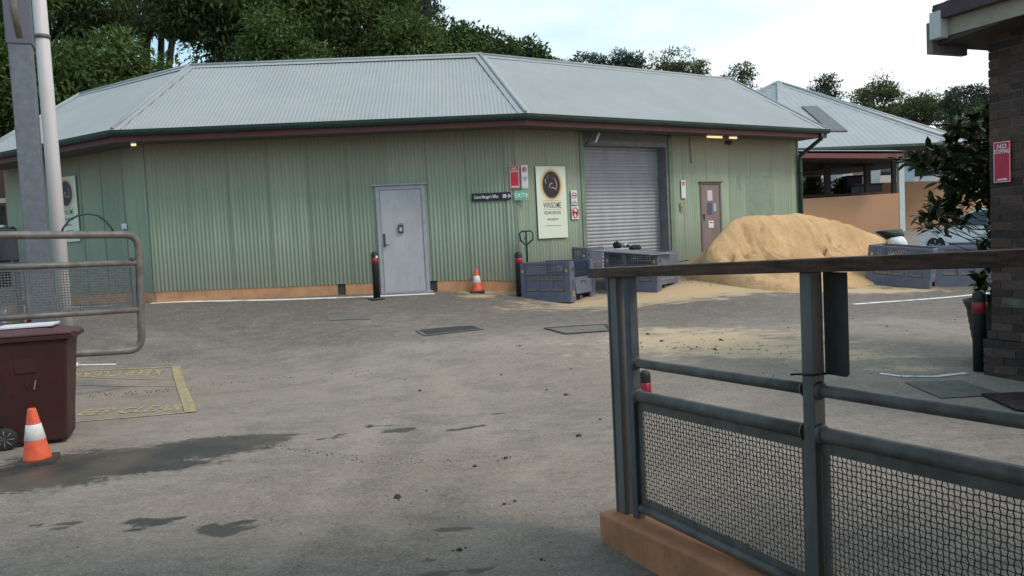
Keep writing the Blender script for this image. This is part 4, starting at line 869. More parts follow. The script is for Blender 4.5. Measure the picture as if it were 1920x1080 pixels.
idx=np.arange(nxh*nyh).reshape(nyh,nxh); Qh=np.stack([idx[:-1,:-1],idx[:-1,1:],idx[1:,1:],idx[1:,:-1]],-1).reshape(-1,4)
ok=(HM-GZ)>.0; okf=np.array([any(ok.ravel()[k] for k in f) for f in Qh]); Qh=Qh[okf]
M_sand=mat('pale_orange_sand',(.66,.42,.21),.95); q=NB(M_sand)
cc=q.mix(q.rng(q.noise(1.1,6,.65),.38,.62),(.84,.555,.30),(.68,.42,.22)); cc=q.mix(q.rng(q.noise(2.6,8,.72,scale3=(1,1,.5)),.53,.66,0,.75),cc,(.47,.26,.125)); cc=q.mix(q.rng(q.noise(60.,3),.3,.7,0,.35),cc,(.42,.27,.15)); q.L.new(cc,q.b.inputs['Base Color']); q.b.inputs['Specular IOR Level'].default_value=.1
q.bump(q.math('ADD',q.noise(14.,6,.75),q.math('MULTIPLY',q.noise(70.,3),.4)),1.,.06)
me=quickmesh('sand_heap',np.stack([SXm,SYm,HM-float(gz(CX,CY))],-1).reshape(-1,3),Qh); me.materials.append(M_sand)
o=bpy.data.objects.new('sand_heap',me); COL.objects.link(o); o.location=(CX,CY,float(gz(CX,CY))); tag(o,'large heap of pale orange sand against the right end of the green shed','sand heap')
mb=MB()
for _ in range(500):
    a=G(random.uniform(1250,1640),random.uniform(500,536)); clod(a[0],a[1],random.uniform(.01,.035))
mb.build('sand_crumbs',M_sand,None,world=True,kind='stuff',label='loose sand crumbs at the toe of the heap')
# tarp and bag at the right end of the heap
Yt=19.5
def sheet(name,pix,th,m,label,cat,seed):   # crumpled folded sheet: an outline filled, wrinkled and given real depth
    c=np.mean([aty(x,y,Yt) for x,y in pix],0); bm=bmesh.new(); P=[np.array(aty(x,y,Yt)) for x,y in pix]; n=len(P); vs=[];fs=[]; R_=7
    for k,dy in enumerate((-1,1)):
        for r in range(R_+1):
            for q_ in range(n): 
                t=r/R_; b=P[q_]*(t)+c*(1-t); y=dy*th*math.sqrt(max(0,1-t**2.5)); w=noise.noise(Vector(tuple(b*5))+Vector((seed,k*3,0)))*.07*(1-t*.5); vs.append((b[0]+w*.3,b[1]+y+w,b[2]+w*.4+ (th*.15*(1-t) if k else 0)))
    m_=(R_+1)*n
    for k in range(2):
        for r in range(R_):
            for q_ in range(n): a=k*m_+r*n+q_; b=k*m_+r*n+(q_+1)%n; fs.append((a,b,b+n,a+n))
    mb=MB(); mb.add(vs,fs,True); return tag(mb.build(name,m,None,world=True),label,cat)
sheet('green_tarp_bundle',[(1642,434),(1655,432),(1672,430),(1687,428),(1693,441),(1690,447),(1672,447),(1664,450),(1656,444)],.32,mat('dark_green_tarp',(.018,.036,.026),.6,var=.4,vs=7),'dark green tarpaulin bundle at the right end of the sand heap','tarpaulin',9)
Yt-=.35
sheet('white_sack',[(1672,446),(1690,443),(1696,450),(1699,460),(1694,468),(1678,470),(1668,462),(1664,452)],.26,mat('white_sack_plastic',(.62,.64,.68),.6,col2=(.12,.13,.22),vs=6,thr=(.6,.66)),'white sack with dark print, below the green tarpaulin','sack',12)
Yy=cD.location.y+.9; P=lambda x,y:tuple(aty(x,y,Yy)); mb=MB(); mb.tube([P(1667,455),P(1666,466),P(1673,468),P(1674,455)],.022,6,closed=True); mb.tube([P(1666,466),P(1672,474)],.02,6); o=mb.build('yellow_hook',M_yel,None,world=True); tag(o,'yellow plastic hook standing on the rim of a grey crate by the heap','hook')
M_galvp=mat('weathered_galvanised_post',(.21,.195,.185),.55,metal=0,col2=(.12,.112,.106),vs=5,stretch=(1,1,.25),bump=.1)
# ================================================================= near fence on the right
dF=unit(np.array([.4807,-1.,0])); nF=unit(np.array([-1.,-.4807,0])); A0=G(1126,1015); PF=A0-nF*.12
fp=lambda x,y,off=0.: onpl(x,y,PF+nF*off,nF)
def fs(x,y,off=0.): q=fp(x,y,off); return float(np.dot((q-PF)[:2],dF[:2])),float(q[2])
def fw(s,z,off=0.): q=PF+dF*s+nF*off; return (q[0],q[1],z)
def fline(x0,y0,x1,y1,off=0.):
    a=fs(x0,y0,off);b=fs(x1,y1,off); return lambda s:a[1]+(b[1]-a[1])*(s-a[0])/(b[0]-a[0])
fence=empty('railing_fence',(A0[0],A0[1],A0[2]),label='galvanised fence with woven wire panels and dark timber top rail on an orange kerb',cat='fence')
def uf(name,mb,m,parent=fence,**k): return mb.build(name,m,parent,world=True,**k)
SE=3.6
c0=onpl(1124,960,A0,nF)[2]; qa=onpl(1367,1074,A0,nF); sq=float(np.dot((qa-PF)[:2],dF[:2])); csl=(qa[2]-c0)/sq
ctop=lambda s:c0+csl*s
mb=MB(); vs=[]; k=14
for i in range(k+1):
    s=-.0+SE*i/k
    for o,z in((.12,-.08),(.12,ctop(s)-.012),(.108,ctop(s)),(-.12,ctop(s)),(-.132,ctop(s)-.012),(-.132,-.08)): vs.append(fw(s,z,o))
mb.add(vs,[(6*i+j,6*i+(j+1)%6,6*i+6+(j+1)%6,6*i+6+j) for i in range(k) for j in range(6)]+[tuple(range(6)),tuple(6*k+j for j in range(6))[::-1]])
uf('kerb',mb,mat('terracotta_kerb_paint',(.66,.27,.13),.85,col2=(.42,.18,.095),vs=3.5,bump=.4,bs=50),bevel=.004)
wlo=fline(1150,519,1920,499); wtop=lambda s:wlo(s)+.040
def sbox(mb,s0,s1,z0,z1,o0,o1,sl=None):
    f=(lambda s,z:z) if sl is None else (lambda s,z:sl(s)+z)
    vs=[fw(s,f(s,z),o) for s,z,o in((s0,z0,o0),(s1,z0,o0),(s1,z0,o1),(s0,z0,o1),(s0,z1,o0),(s1,z1,o0),(s1,z1,o1),(s0,z1,o1))]
    mb.add(vs,[(3,2,1,0),(4,5,6,7),(0,1,5,4),(1,2,6,5),(2,3,7,6),(3,0,4,7)])
mb=MB(); sbox(mb,-.10,SE,0,.050,-.07,.07,wlo); uf('timber_rail',mb,M_wood,bevel=.004)
sA=fs(1160,740)[0]; sB=fs(1192,800)[0]; sC=fs(1527,790)[0]; sD=sC+(sC-sB)
print('fence s',sA,sB,sC,'curb',c0,csl,'rail z',wlo(sA),wlo(sC))
mb=MB(); sA=sB-.115; 
for s,w_,o in((sA,.034,.0),):
    sbox(mb,s-w_,s+w_,ctop(s)-.005,wlo(s),-.034,.034)
    sbox(mb,s-w_-.012,s-w_+.004,ctop(s)-.004,wlo(s)-.001,-.040,.040); sbox(mb,s+w_-.004,s+w_+.010,ctop(s)-.004,wlo(s)-.001,-.040,.040)
uf('end_post',mb,M_galvp,bevel=.004)
for s in(sB,sC,sD):
    hw=.025 if s==sB else .029
    mb=MB(); sbox(mb,s-hw,s+hw,ctop(s)-.004,wlo(s)-.001,-hw,hw); uf('post',mb,M_galv if s==sB else M_galvp,bevel=.004)
def ftube(line,s0,s1,r,name='rail',m=M_tube):
    mb=MB(); n=5; mb.tube([fw(s0+(s1-s0)*i/n,line(s0+(s1-s0)*i/n)) for i in range(n+1)],r,14); uf(name,mb,m)
    mb=MB(); 
r1=fline(1190,680,1920,790); r2=fline(1189,741,1540,814); r2b=r2; rb=fline(1204,952,1455,1072)
for a,b in((sB+.03,sC-.036),(sC+.036,sD-.036),(sD+.036,SE)):
    ftube(r1,a,b,.024); ftube(r2,a,b,.030); ftube(rb,a,b,.026)
M_collar=M_galv
mb=MB()
for s,sg in((sB,1),(sC,-1),(sC,1)):
    for l,r_ in((r1,.024),(r2,.030)):
        s0=s+sg*(.028 if s==sB else .034); mb.tube([fw(s0,l(s0)),fw(s0+sg*.02,l(s0+sg*.02))],[r_+.012,r_+.001],14)
split_loose(uf('weld_collar',mb,M_tube))
# woven panels
def woven(sa,sb,ztop,zbot,pitch,r,name='wire_mesh',amp=.0026,seg=4,P=None,up_=None,parent=None):
    P=P or (lambda s,z,o:fw(s,z,o)); mb=MB(); n=int((sb-sa)/pitch)
    zt=[];
    nv=int(min(ztop(sa)-zbot(sa),ztop(sb)-zbot(sb))/pitch)
    for i in range(1,n):
        s=sa+(sb-sa)*i/n; zt,zb=ztop(s),zbot(s); m=int((zt-zb)/pitch)*2
        base=round((zt)/pitch); pts=[]
        ph=i%2
        for j in range(m+1):
            z=zt-j*pitch/2; k=(j//2+ph)%2; o=0 if j%2 else (amp if k else -amp)
            pts.append(P(s+(.0008*math.sin(j*.9+i*2.1)),z,o))
        pts.append(P(s,zb,0)); mb.tube(pts,r,seg,caps=False,smooth=True)
    mh=int((ztop(sa)-zbot(sa))/pitch)+2+int(abs((ztop(sb)-zbot(sb))-(ztop(sa)-zbot(sa)))/pitch)
    for j in range(1,mh):
        pts=[]; 
        for i in range(2*n+1):
            s=sa+(sb-sa)*i/(2*n); z=ztop(s)-j*pitch
            if z<zbot(s)+.002: 
                if len(pts)>1: mb.tube(pts,r,seg,caps=False)
                pts=[]; continue
            k=(i//2+j)%2; o=0 if i%2 else (-amp if k else amp); pts.append(P(s,z+.0010*math.sin(i*.9+j),o))
        if len(pts)>1: mb.tube(pts,r,seg,caps=False)
    return mb
for a,b in((sB+.03,sC-.036),(sC+.036,sD-.036)):
    a2,b2=a+.028,b-.028; zt=lambda s:r2(s)-.070; zb=lambda s:rb(s)+.055
    p=woven(a2,b2,zt,zb,[.0172,.0210][1],.0022,amp=.0036); panel=uf('wire_panel',p,M_wire)
    mb=MB(); sbox(mb,a,b,-.072,-.028,-.010,.004,r2); sbox(mb,a,b,.026,.058,-.010,.004,rb)
    for s0,s1 in((a+.001,a+.03),(b-.03,b-.001)):
        vs=[fw(s,z,o) for o in(-.009,.003) for s,z in((s0,zb(s0)),(s1,zb(s1)),(s1,zt(s1)),(s0,zt(s0)))]; mb.add(vs,[(0,1,2,3),(7,6,5,4),(0,4,5,1),(1,5,6,2),(2,6,7,3),(3,7,4,0)])
    uf('panel_frame',mb,M_tube,panel)
# blank sign plate hanging on the middle post + tie
x0=fs(1546,600,-.06)[0]; x1=fs(1591,600,-.06)[0]; zlo=fs(1575,705,-.06)[1]; M=frameM(fw(0,0,-.06),tuple(dF),(0,0,1),tuple(nF))
mb=MB(); R_=.02; w0,w1=x0,x1; zt=wlo(sC)-.004; poly=[(w0,zlo),(w1-R_,zlo)]+[(w1-R_+R_*math.sin(a),zlo+R_-R_*math.cos(a)) for a in(.4,.8,1.2)]+[(w1,zlo+R_),(w1,zt),(w0,zt)]
mb.prism(poly,.003,M); mb.box(((w0+w1)/2,(zt+zlo)/2,-.006),(.02,.03,.01),M); o=mb.build('sign_plate',mat('dull_sign_back',(.085,.08,.078),.6,metal=.2,var=.2),None,world=True); tag(o,'blank grey back of a sign plate strapped to the middle fence post','sign')
zk=fs(1527,702)[1]; mb=MB(); a=.041; pts=[fw(sC-a,zk-.004,-a),fw(sC+a,zk+.004,-a),fw(sC+a,zk+.006,a),fw(sC-a,zk,a)]; mb.tube(pts,.004,6,closed=True); mb.tube([pts[3],fw(sC-a-.015,zk-.002,a+.02)],.004,5); uf('cable_tie',mb,M_black)
# ================================================================= tubular gate on the left
dG=unit(np.array([.767,.643,0])); nG=np.array([dG[1],-dG[0],0]); PG=at_ppm(266,550,150); PG=np.array(PG)
gp=lambda x,y,o=0.: onpl(x,y,PG+nG*o,nG)
gate=empty('tubular_gate',(PG[0],PG[1],float(gz(PG[0],PG[1]))),label='weathered steel tube gate with rounded corners and a wire mesh strip, at the left',cat='gate')
def ug(name,mb,m,parent=gate,**k): return mb.build(name,m,parent,world=True,**k)
def smooth_pts(px): return [tuple(gp(x,y)) for x,y in px]
def bez(a,b,c,n=6): return [((1-t)**2*a[0]+2*t*(1-t)*b[0]+t*t*c[0],(1-t)**2*a[1]+2*t*(1-t)*b[1]+t*t*c[1]) for t in [i/n for i in range(n+1)]]
fr=[(-70,442),(-20,441.5),(60,441),(140,440.5)]+bez((232,440),(259,440),(260,468))+[(262,520),(264,580)]+bez((265.5,630),(266,655),(240,657.5))+[(140,663),(50,669),(-70,677)]
mb=MB(); mb.tube(smooth_pts(fr),.046,14); ug('tube_frame',mb,M_tube)
for y0,y1,x1 in((504,492.5,255),(602,580.5,260)):
    mb=MB(); mb.tube(smooth_pts([(-70,y0),(90,y0+(y1-y0)*.5),(x1,y1)]),.036,12); ug('cross_rail',mb,M_tube)
def gs(x,y): q=gp(x,y); return float(np.dot((q-PG)[:2],dG[:2])),float(q[2])
def gl(x0,y0,x1,y1): a=gs(x0,y0);b=gs(x1,y1); return lambda s:a[1]+(b[1]-a[1])*(s-a[0])/(b[0]-a[0])
def gw(s,z,o): q=PG+dG*s+nG*o; return (q[0],q[1],z)
zt=gl(-70,511,248,500); zb=gl(-70,594,248,574)
sa=gs(-70,550)[0]; sb=gs(249,550)[0]
p=woven(sa,sb,zt,zb,.031,.0042,P=gw,amp=.004); pan=ug('wire_panel',p,mat('galvanised_mesh_wire',(.17,.175,.185),.55,metal=.3,var=.3,vs=20))
mb=MB()
def gbar(s0,s1,za,zb_,o0=-.015,o1=.015):
    vs=[gw(s,z,o) for o in(o0,o1) for s,z in((s0,za(s0)),(s1,za(s1)),(s1,zb_(s1)),(s0,zb_(s0)))]; mb.add(vs,[(0,1,2,3),(7,6,5,4),(0,4,5,1),(1,5,6,2),(2,6,7,3),(3,7,4,0)])
gbar(sa,sb,lambda s:zt(s)-.01,lambda s:zt(s)+.035); gbar(sa,sb,lambda s:zb(s)-.045,lambda s:zb(s)+.005); gbar(sb-.005,sb+.035,lambda s:zb(s)-.046,lambda s:zt(s)+.036,-.017,.017)
for x in(52,): s=gs(x,550)[0]; gbar(s-.02,s+.02,lambda s:zb(s)+.005,lambda s:zt(s)-.01,-.012,.012)
ug('panel_frame',mb,M_galv,pan)
mb=MB(); mb.tube(smooth_pts([(114,438),(119,427),(130,413),(146,404),(165,400.5),(184,404),(199,415),(210,429),(217,440)]),.012,8); ug('bent_rod',mb,mat('dark_rod',(.035,.045,.045),.5,metal=.4))
mb=MB(); c=gp(247,488); mb.lathe([(0,-.04),(.03,-.025),(.038,0),(.03,.025),(0,.04)],12,M=Matrix.Translation(Vector(c))); ug('latch_knob',mb,M_iron)
# galvanised column and white pole
c=aty(82,592,10.9); zg=float(gz(c[0],c[1])); col=empty('steel_column',(c[0],c[1],zg),label='square galvanised steel column behind the gate, left of the white pole',cat='column')
T=Matrix.Translation((c[0],c[1],0))@Matrix.Rotation(math.radians(24),4,'Z'); hw=.135
mb=MB(); mb.box((0,0,(zg+7.5)/2),(2*hw,2*hw,7.5-zg),T); mb.build('shaft',M_galvd,col,world=True,bevel=.012)
zs=aty(35,78,10.7)[2]; mb=MB(); mb.box((-.0,0,(zs+7.4)/2),(2*hw+.03,2*hw+.03,7.4-zs),T); mb.build('sleeve',mat('sleeve_plate',(.12,.12,.15),.6,metal=.3),col,world=True)
mb=MB(); mb.tube([tuple(aty(18,-60,10.45)),tuple(aty(24,10,10.45)),tuple(aty(37,72,10.55))],[.05,.05,.04],10); mb.build('brace',M_tube,col,world=True)
mb=MB(); mb.box((0,0,zg+.01),(.42,.42,.02),T); mb.build('base_plate',M_galv,col,world=True)
q=G(131,689); ppm_=F/q[1]; r=empty('white_pole',q,label='tall white painted pole beside the galvanised column',cat='pole')
mb=MB(); rr=12.3/ppm_; mb.tube([(q[0],q[1],q[2]-.02),(q[0],q[1],q[2]+3),(q[0],q[1],7.8)],[rr,rr,rr*.93],22); mb.build('shaft',mat('white_pole_paint',(.56,.53,.535),.5,var=.1,vs=3,stretch=(1,1,.3)),r,world=True)
zb_=aty(92,72,q[1])[2]; mb=MB(); mb.tube([(q[0],q[1],zb_),(q[0],q[1],zb_+.05)],rr+.012,20); mb.box((q[0]-rr-.14,q[1]-.05,zb_+.02),(.3,.02,.02)); mb.build('clamp_band',M_galv,r,world=True)
mb=MB(); mb.tube([(q[0],q[1],q[2]),(q[0],q[1],q[2]+.06)],rr+.02,20); mb.build('collar',M_white,r,world=True)
# rack with odds and ends behind the gate
rk=np.array(aty(10,610,11.6)); zg=float(gz(rk[0],rk[1])); rack=empty('metal_rack',(rk[0],rk[1],zg),label='grey metal rack behind the gate at the left edge',cat='rack')
zsh=aty(30,607,11.6)[2]; 
mb=MB(); 
for dx in(-1.3,.24):
    for dy in(-.0,.5): mb.box((rk[0]+dx,rk[1]+dy,(zg+zsh+.9)/2),(.05,.05,zsh+.9-zg))
mb.build('upright',M_galv,rack,world=True); mb=MB(); mb.box((rk[0]-.53,rk[1]+.25,zsh-.02),(1.6,.56,.03)); mb.build('shelf',M_galv,rack,world=True); mb=MB(); mb.box((rk[0]-.53,rk[1]+.25,zsh+.88),(1.6,.56,.03)); mb.build('shelf',M_galv,rack,world=True)
def onsh(px,py,Y=11.75): return aty(px,py,Y)
a=onsh(33,600); mb=MB(); mb.box((a[0],a[1],zsh+.125),(.15,.2,.25)); mb.box((a[0],a[1],zsh+.253),(.03,.2,.004)); tag(mb.build('cardboard_carton',mat('cardboard',(.36,.24,.15),.9,var=.2),None,world=True),'small brown carton on the grey rack behind the gate mesh','carton')
a=onsh(42,600); mb=MB(); mb.lathe([(.07,0),(.075,.02),(.075,.26),(.06,.30),(.03,.33),(.03,.36),(0,.36)],14,M=Matrix.Translation((a[0]+.02,a[1]+.2,zsh))); tag(mb.build('red_container',mat('red_plastic',(.35,.02,.03),.5),None,world=True),'red plastic container behind the brown carton on the rack','container')
a=onsh(10,600); mb=MB(); mb.lathe([(.05,0),(.055,.02),(.05,.13),(.02,.17),(.02,.2),(0,.2)],12,M=Matrix.Translation((a[0]+.02,a[1],zsh))); tag(mb.build('white_bottle',M_white,None,world=True),'small white bottle on the rack at the left edge','bottle')
a=onsh(6,450); mb=MB(); mb.box((a[0]-.22,a[1]+.1,zsh+1.15),(.5,.4,.46)); mb.box((a[0]-.22,a[1]-.11,zsh+1.15),(.42,.02,.38)); tag(mb.build('equipment_box',mat('dark_blue_grey_box',(.05,.055,.075),.6,var=.2),None,world=True,bevel=.01),'dark blue grey equipment box on top of the rack at the left edge','box')
# brown building at far left and a timber rail in front of the shed end
a=aty(-30,500,21.5); g_=float(gz(a[0],a[1])); bb_=empty('brown_building',(a[0],a[1],g_),label='dark brown building glimpsed past the left end of the green shed',cat='building')
mb=MB(); mb.box((a[0]-1.3,a[1]+2,g_+1.9),(3.6,4,3.8)); mb.build('wall',mat('dark_brown_boards',(.06,.03,.024),.8,var=.4,vs=3,stretch=(6,6,.3)),bb_,world=True)
mb=MB(); mb.box((a[0]+.2,a[1]-.06,g_+1.1),(1.0,.1,2.1)); mb.build('doorway',M_dark,bb_,world=True); mb=MB(); mb.box((a[0]+.2,a[1]-.10,g_+2.3),(1.3,.16,.12)); mb.build('lintel',mat('pale_lintel',(.30,.30,.32),.7),bb_,world=True)
tr=wallpt('L',25,431); mb=MB(); p0=np.array([W0[0],W0[1],0])+nL3*.35; p1=p0+np.array([*uL,0])*.95; zz=tr[2]
for s0 in(-.6,.95):
    p=p0+np.array([*uL,0])*s0; g_=float(gz(p[0],p[1])); mb.box((p[0],p[1],(g_+zz)/2),(.09,.09,zz-g_))
a_=p0-np.array([*uL,0])*.7; mb.tube([(a_[0],a_[1],zz),(p1[0],p1[1],zz)],.05,4,smooth=False); mb.tube([(a_[0],a_[1],zz-.5),(p1[0],p1[1],zz-.5)],.045,4,smooth=False)
tag(mb.build('timber_rail',mat('brown_timber',(.06,.04,.03),.8,var=.3),None,world=True),'low dark timber rail in front of the left end of the green shed','rail')
mb=MB(); p=p0+np.array([*uL,0])*.45; mb.box((p[0],p[1],zz+.075),(.13,.08,.05)); tag(mb.build('white_box',M_white,None,world=True),'tiny white box lying on the dark timber rail','box')
# ================================================================= brick building at the right
Cb=G(1861,703); dB=unit(np.array([.40,-.92,0])); nB=unit(np.array([-.92,-.40,0])); PB=Cb
bz=float(Cb[2])-.05
brick=empty('brick_building',(Cb[0],Cb[1],bz),label='dark brown brick building at the right edge, its eave jutting out',cat='building')
M_brick=mat('dark_brown_brick',(.07,.045,.038),.9); q=NB(M_brick); t=q.attr('tone'); cc=q.mix(t,(.055,.040,.036),(.150,.094,.074)); cc=q.mix(q.rng(q.noise(25.,5,.7),.4,.7,0,.5),cc,(.045,.034,.03)); cc=q.mix(q.rng(q.noise(7.,5,.7),.62,.72,0,.5),cc,(.16,.13,.11)); q.L.new(cc,q.b.inputs['Base Color']); q.b.inputs['Specular IOR Level'].default_value=.2; q.bump(q.noise(60.,4),.6,.01)
M_mort=mat('mortar',(.16,.14,.12),.95,var=.4,vs=12)
def bw(s,o,z): p=PB+dB*s+nB*o; return (p[0],p[1],bz+z)
vs=[];fs=[];tn=[]
def brickbox(s0,s1,o0,o1,z0,z1,t):
    k=len(vs); j=lambda:random.gauss(0,.0018)
    for s,o,z in((s0,o0,z0),(s1,o0,z0),(s1,o1,z0),(s0,o1,z0),(s0,o0,z1),(s1,o0,z1),(s1,o1,z1),(s0,o1,z1)): vs.append(bw(s+j(),o+j(),z+j())); tn.append(t)
    fs.extend([tuple(k+i for i in f) for f in((3,2,1,0),(4,5,6,7),(0,1,5,4),(1,2,6,5),(2,3,7,6),(3,0,4,7))])
HB=3.98; ch=.086
for c in range(int(HB/ch)):
    z0=c*ch+.005; pl=.055 if c<5 else (.03 if c==5 else 0); s=-pl+(0 if c%2 else 0); first=.11 if c%2 else .23
    s=-pl; L_=first
    while s<3.4:
        jit=random.gauss(0,.003); brickbox(s,s+L_-.010,-.10,pl+jit,z0,z0+ch-.010,min(1,max(0,random.gauss(.4,.3)))); s+=L_; L_=.24
    o=-.11    # return face round the far corner
    L_=.23 if c%2 else .11; o=pl-.0
    o=-.112
    while o>-2.2: brickbox(-pl-.0,.10,o-L_+.01,o,z0,z0+ch-.01,min(1,max(0,random.gauss(.4,.3)))); o-=.24 if True else 0; L_=.23
mb=MB(); mb.add(vs,fs); bo=mb.build('brickwork',M_brick,brick,world=True); at=bo.data.attributes.new('tone','FLOAT','POINT'); at.data.foreach_set('value',tn)
mb=MB(); 
def bbox(mb,s0,s1,o0,o1,z0,z1): 
    v=[bw(s,o,z) for s,o,z in((s0,o0,z0),(s1,o0,z0),(s1,o1,z0),(s0,o1,z0),(s0,o0,z1),(s1,o0,z1),(s1,o1,z1),(s0,o1,z1))]; mb.add(v,[(3,2,1,0),(4,5,6,7),(0,1,5,4),(1,2,6,5),(2,3,7,6),(3,0,4,7)])
bbox(mb,.008,3.4,-.3,-.008,0,HB); bbox(mb,.008,.11,-2.2,-.3,0,HB); bbox(mb,-.045,3.4,-.3,.045,-.1,5*ch-.012); mb.build('mortar_core',M_mort,brick,world=True)
OE=.38; pe=PB+nB*OE
def es(x,y,o=OE): q=onpl(x,y,PB+nB*o,nB); return float(np.dot((q-PB)[:2],dB[:2])),float(q[2])-bz
f0=es(1772,62); f1=es(1920,33); f2=es(1772,18); print('eave',f0,f1,f2,'wall top',HB)
s0=f0[0]; zl=(f0[1]+f1[1])/2; zh=f2[1]
mb=MB(); bbox(mb,s0,3.4,OE-.03,OE,zl,zh); mb.build('fascia',mat('cream_fascia_paint',(.38,.32,.25),.6,col2=(.28,.235,.18),vs=3),brick,world=True)
mb=MB(); bbox(mb,s0-.06,3.4,OE+.001,OE+.10,zh-.10,zh+.05); mb.build('gutter',mat('dark_maroon_gutter',(.07,.035,.04),.6,var=.3),brick,world=True)
mb=MB(); e1=es(1753,16); bbox(mb,s0-.09,s0+.035,OE+.002,OE+.112,zl-.02,zh-.02); mb.build('white_end_board',mat('white_end_board',(.55,.55,.51),.6),brick,world=True)
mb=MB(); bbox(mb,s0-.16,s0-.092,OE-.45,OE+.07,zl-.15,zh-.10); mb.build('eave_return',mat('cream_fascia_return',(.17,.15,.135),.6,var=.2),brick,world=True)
mb=MB(); v=[bw(s,o,z) for o in(-.6,OE-.01) for s,z in((s0-.15,zl-.07),(s0+.75,zl+.0),(s0+.75,zl+.03),(s0-.15,zl+.03))]; mb.add(v,[(0,1,2,3),(7,6,5,4),(0,4,5,1),(1,5,6,2),(2,6,7,3),(3,7,4,0)]); bbox(mb,s0+.75,3.4,-.6,OE-.031,zl+.02,zl+.045); mb.build('soffit',mat('soffit_grey',(.055,.048,.042),.9),brick,world=True)
mb=MB(); v=[bw(s0-.1,OE+.06,zh+.03),bw(3.4,OE+.06,zh+.03),bw(3.4,-2.6,zh+1.9),bw(s0+1.6,-2.6,zh+1.9),bw(s0-.1,-2.6,zh+.03)]
mb.add(v+[(x,y,z-.03) for x,y,z in v],[(0,1,2,3),(0,3,4),(8,7,6,5),(9,8,5),(0,5,6,1),(0,4,9,5)]); mb.build('roof',mat('grey_roof',(.22,.23,.27),.6,var=.15),brick,world=True)
# no stopping sign on the brick wall
a=es(1862,266,.02); b=es(1896,342,.02); w_=abs(b[0]-a[0]); h_=abs(a[1]-b[1]); cs=(a[0]+b[0])/2; cz_=(a[1]+b[1])/2; p=bw(cs,.022,cz_)
h_=es(1879,265,.02)[1]-es(1879,343,.02)[1]
M=frameM(p,tuple(dB),(0,0,1),tuple(nB)); r=empty('no_stopping_sign',p,label='red NO STOPPING sign with a white arrow on the dark brick wall',cat='sign')
mb=MB(); mb.box((0,0,-.004),(w_,h_,.008),M); mb.build('panel',M_redsign,r,world=True,bevel=.003); M=M@Matrix.Translation((0,0,.0006)); mb=MB(); border(mb,M,w_,h_,.006,.010); mb.build('border',M_white,r,world=True)
lets(r,M,[('NO',.062,0,h_*.37),('STOPPING',.058,0,h_*.25,w_/.34)],M_white); mb=MB(); bar(mb,M,(-w_*.28,-h_*.42),(w_*.2,-h_*.42),.016); polyf(mb,M,[(w_*.34,-h_*.42),(w_*.16,-h_*.455),(w_*.16,-h_*.385)]); mb.build('arrow',M_white,r,world=True)
# ================================================================= leaves
def leafmat(name,c1,c2,trn=.25,rough=.5):
    m=mat(name,c1,rough); q=NB(m); t=q.attr('tone'); big=q.noise(.9,4)
    cc=q.mix(q.rng(q.math('ADD',t,q.math('MULTIPLY',big,.8)),.3,1.4),c1,c2); q.L.new(cc,q.b.inputs['Base Color']); q.b.inputs['Specular IOR Level'].default_value=.12
    tr=q.N.new('ShaderNodeBsdfTranslucent'); q.L.new(cc,tr.inputs['Color']); ms=q.N.new('ShaderNodeMixShader'); ms.inputs[0].default_value=trn
    q.L.new(q.b.outputs[0],ms.inputs[1]); q.L.new(tr.outputs[0],ms.inputs[2]); q.L.new(ms.outputs[0],q.N['Material Output'].inputs[0]); return m
def leafmesh(name,P,Dr,Nr,L_,Wd,m,hexa=False,tone=None):
    # P base points, Dr directions, Nr approx normals: 4-vert pointed leaves
    n=len(P); D=Dr/np.linalg.norm(Dr,axis=1,keepdims=True); Sd=np.cross(D,Nr); Sd/=np.maximum(np.linalg.norm(Sd,axis=1,keepdims=True),1e-6)
    L_=np.broadcast_to(L_,(n,))[:,None]; Wd=np.broadcast_to(Wd,(n,))[:,None]; Nn=np.cross(Sd,D)
    if hexa:
        V=np.stack([P,P+D*L_*.32+Sd*Wd*.46+Nn*Wd*.1,P+D*L_*.72+Sd*Wd*.42-Nn*L_*.02,P+D*L_-Nn*L_*.12,P+D*L_*.72-Sd*Wd*.42-Nn*L_*.02,P+D*L_*.32-Sd*Wd*.46+Nn*Wd*.1],1).reshape(-1,3); me=quickmesh(name,V,np.arange(6*n).reshape(n,6),False); at=me.attributes.new('tone','FLOAT','POINT'); at.data.foreach_set('value',np.repeat(np.random.rand(n),6).astype(np.float32)); me.materials.append(m); return me
    V=np.stack([P,P+D*L_*.45+Sd*Wd*.5+Nn*Wd*.12,P+D*L_-Nn*L_*.12,P+D*L_*.45-Sd*Wd*.5+Nn*Wd*.12],1).reshape(-1,3); Qf=np.arange(4*n).reshape(n,4)
    me=quickmesh(name,V,Qf,False); at=me.attributes.new('tone','FLOAT','POINT'); at.data.foreach_set('value',np.repeat(np.random.rand(n) if tone is None else tone,4).astype(np.float32)); me.materials.append(m); return me
def rnd_dirs(n): v=np.random.normal(size=(n,3)); return v/np.linalg.norm(v,axis=1,keepdims=True)
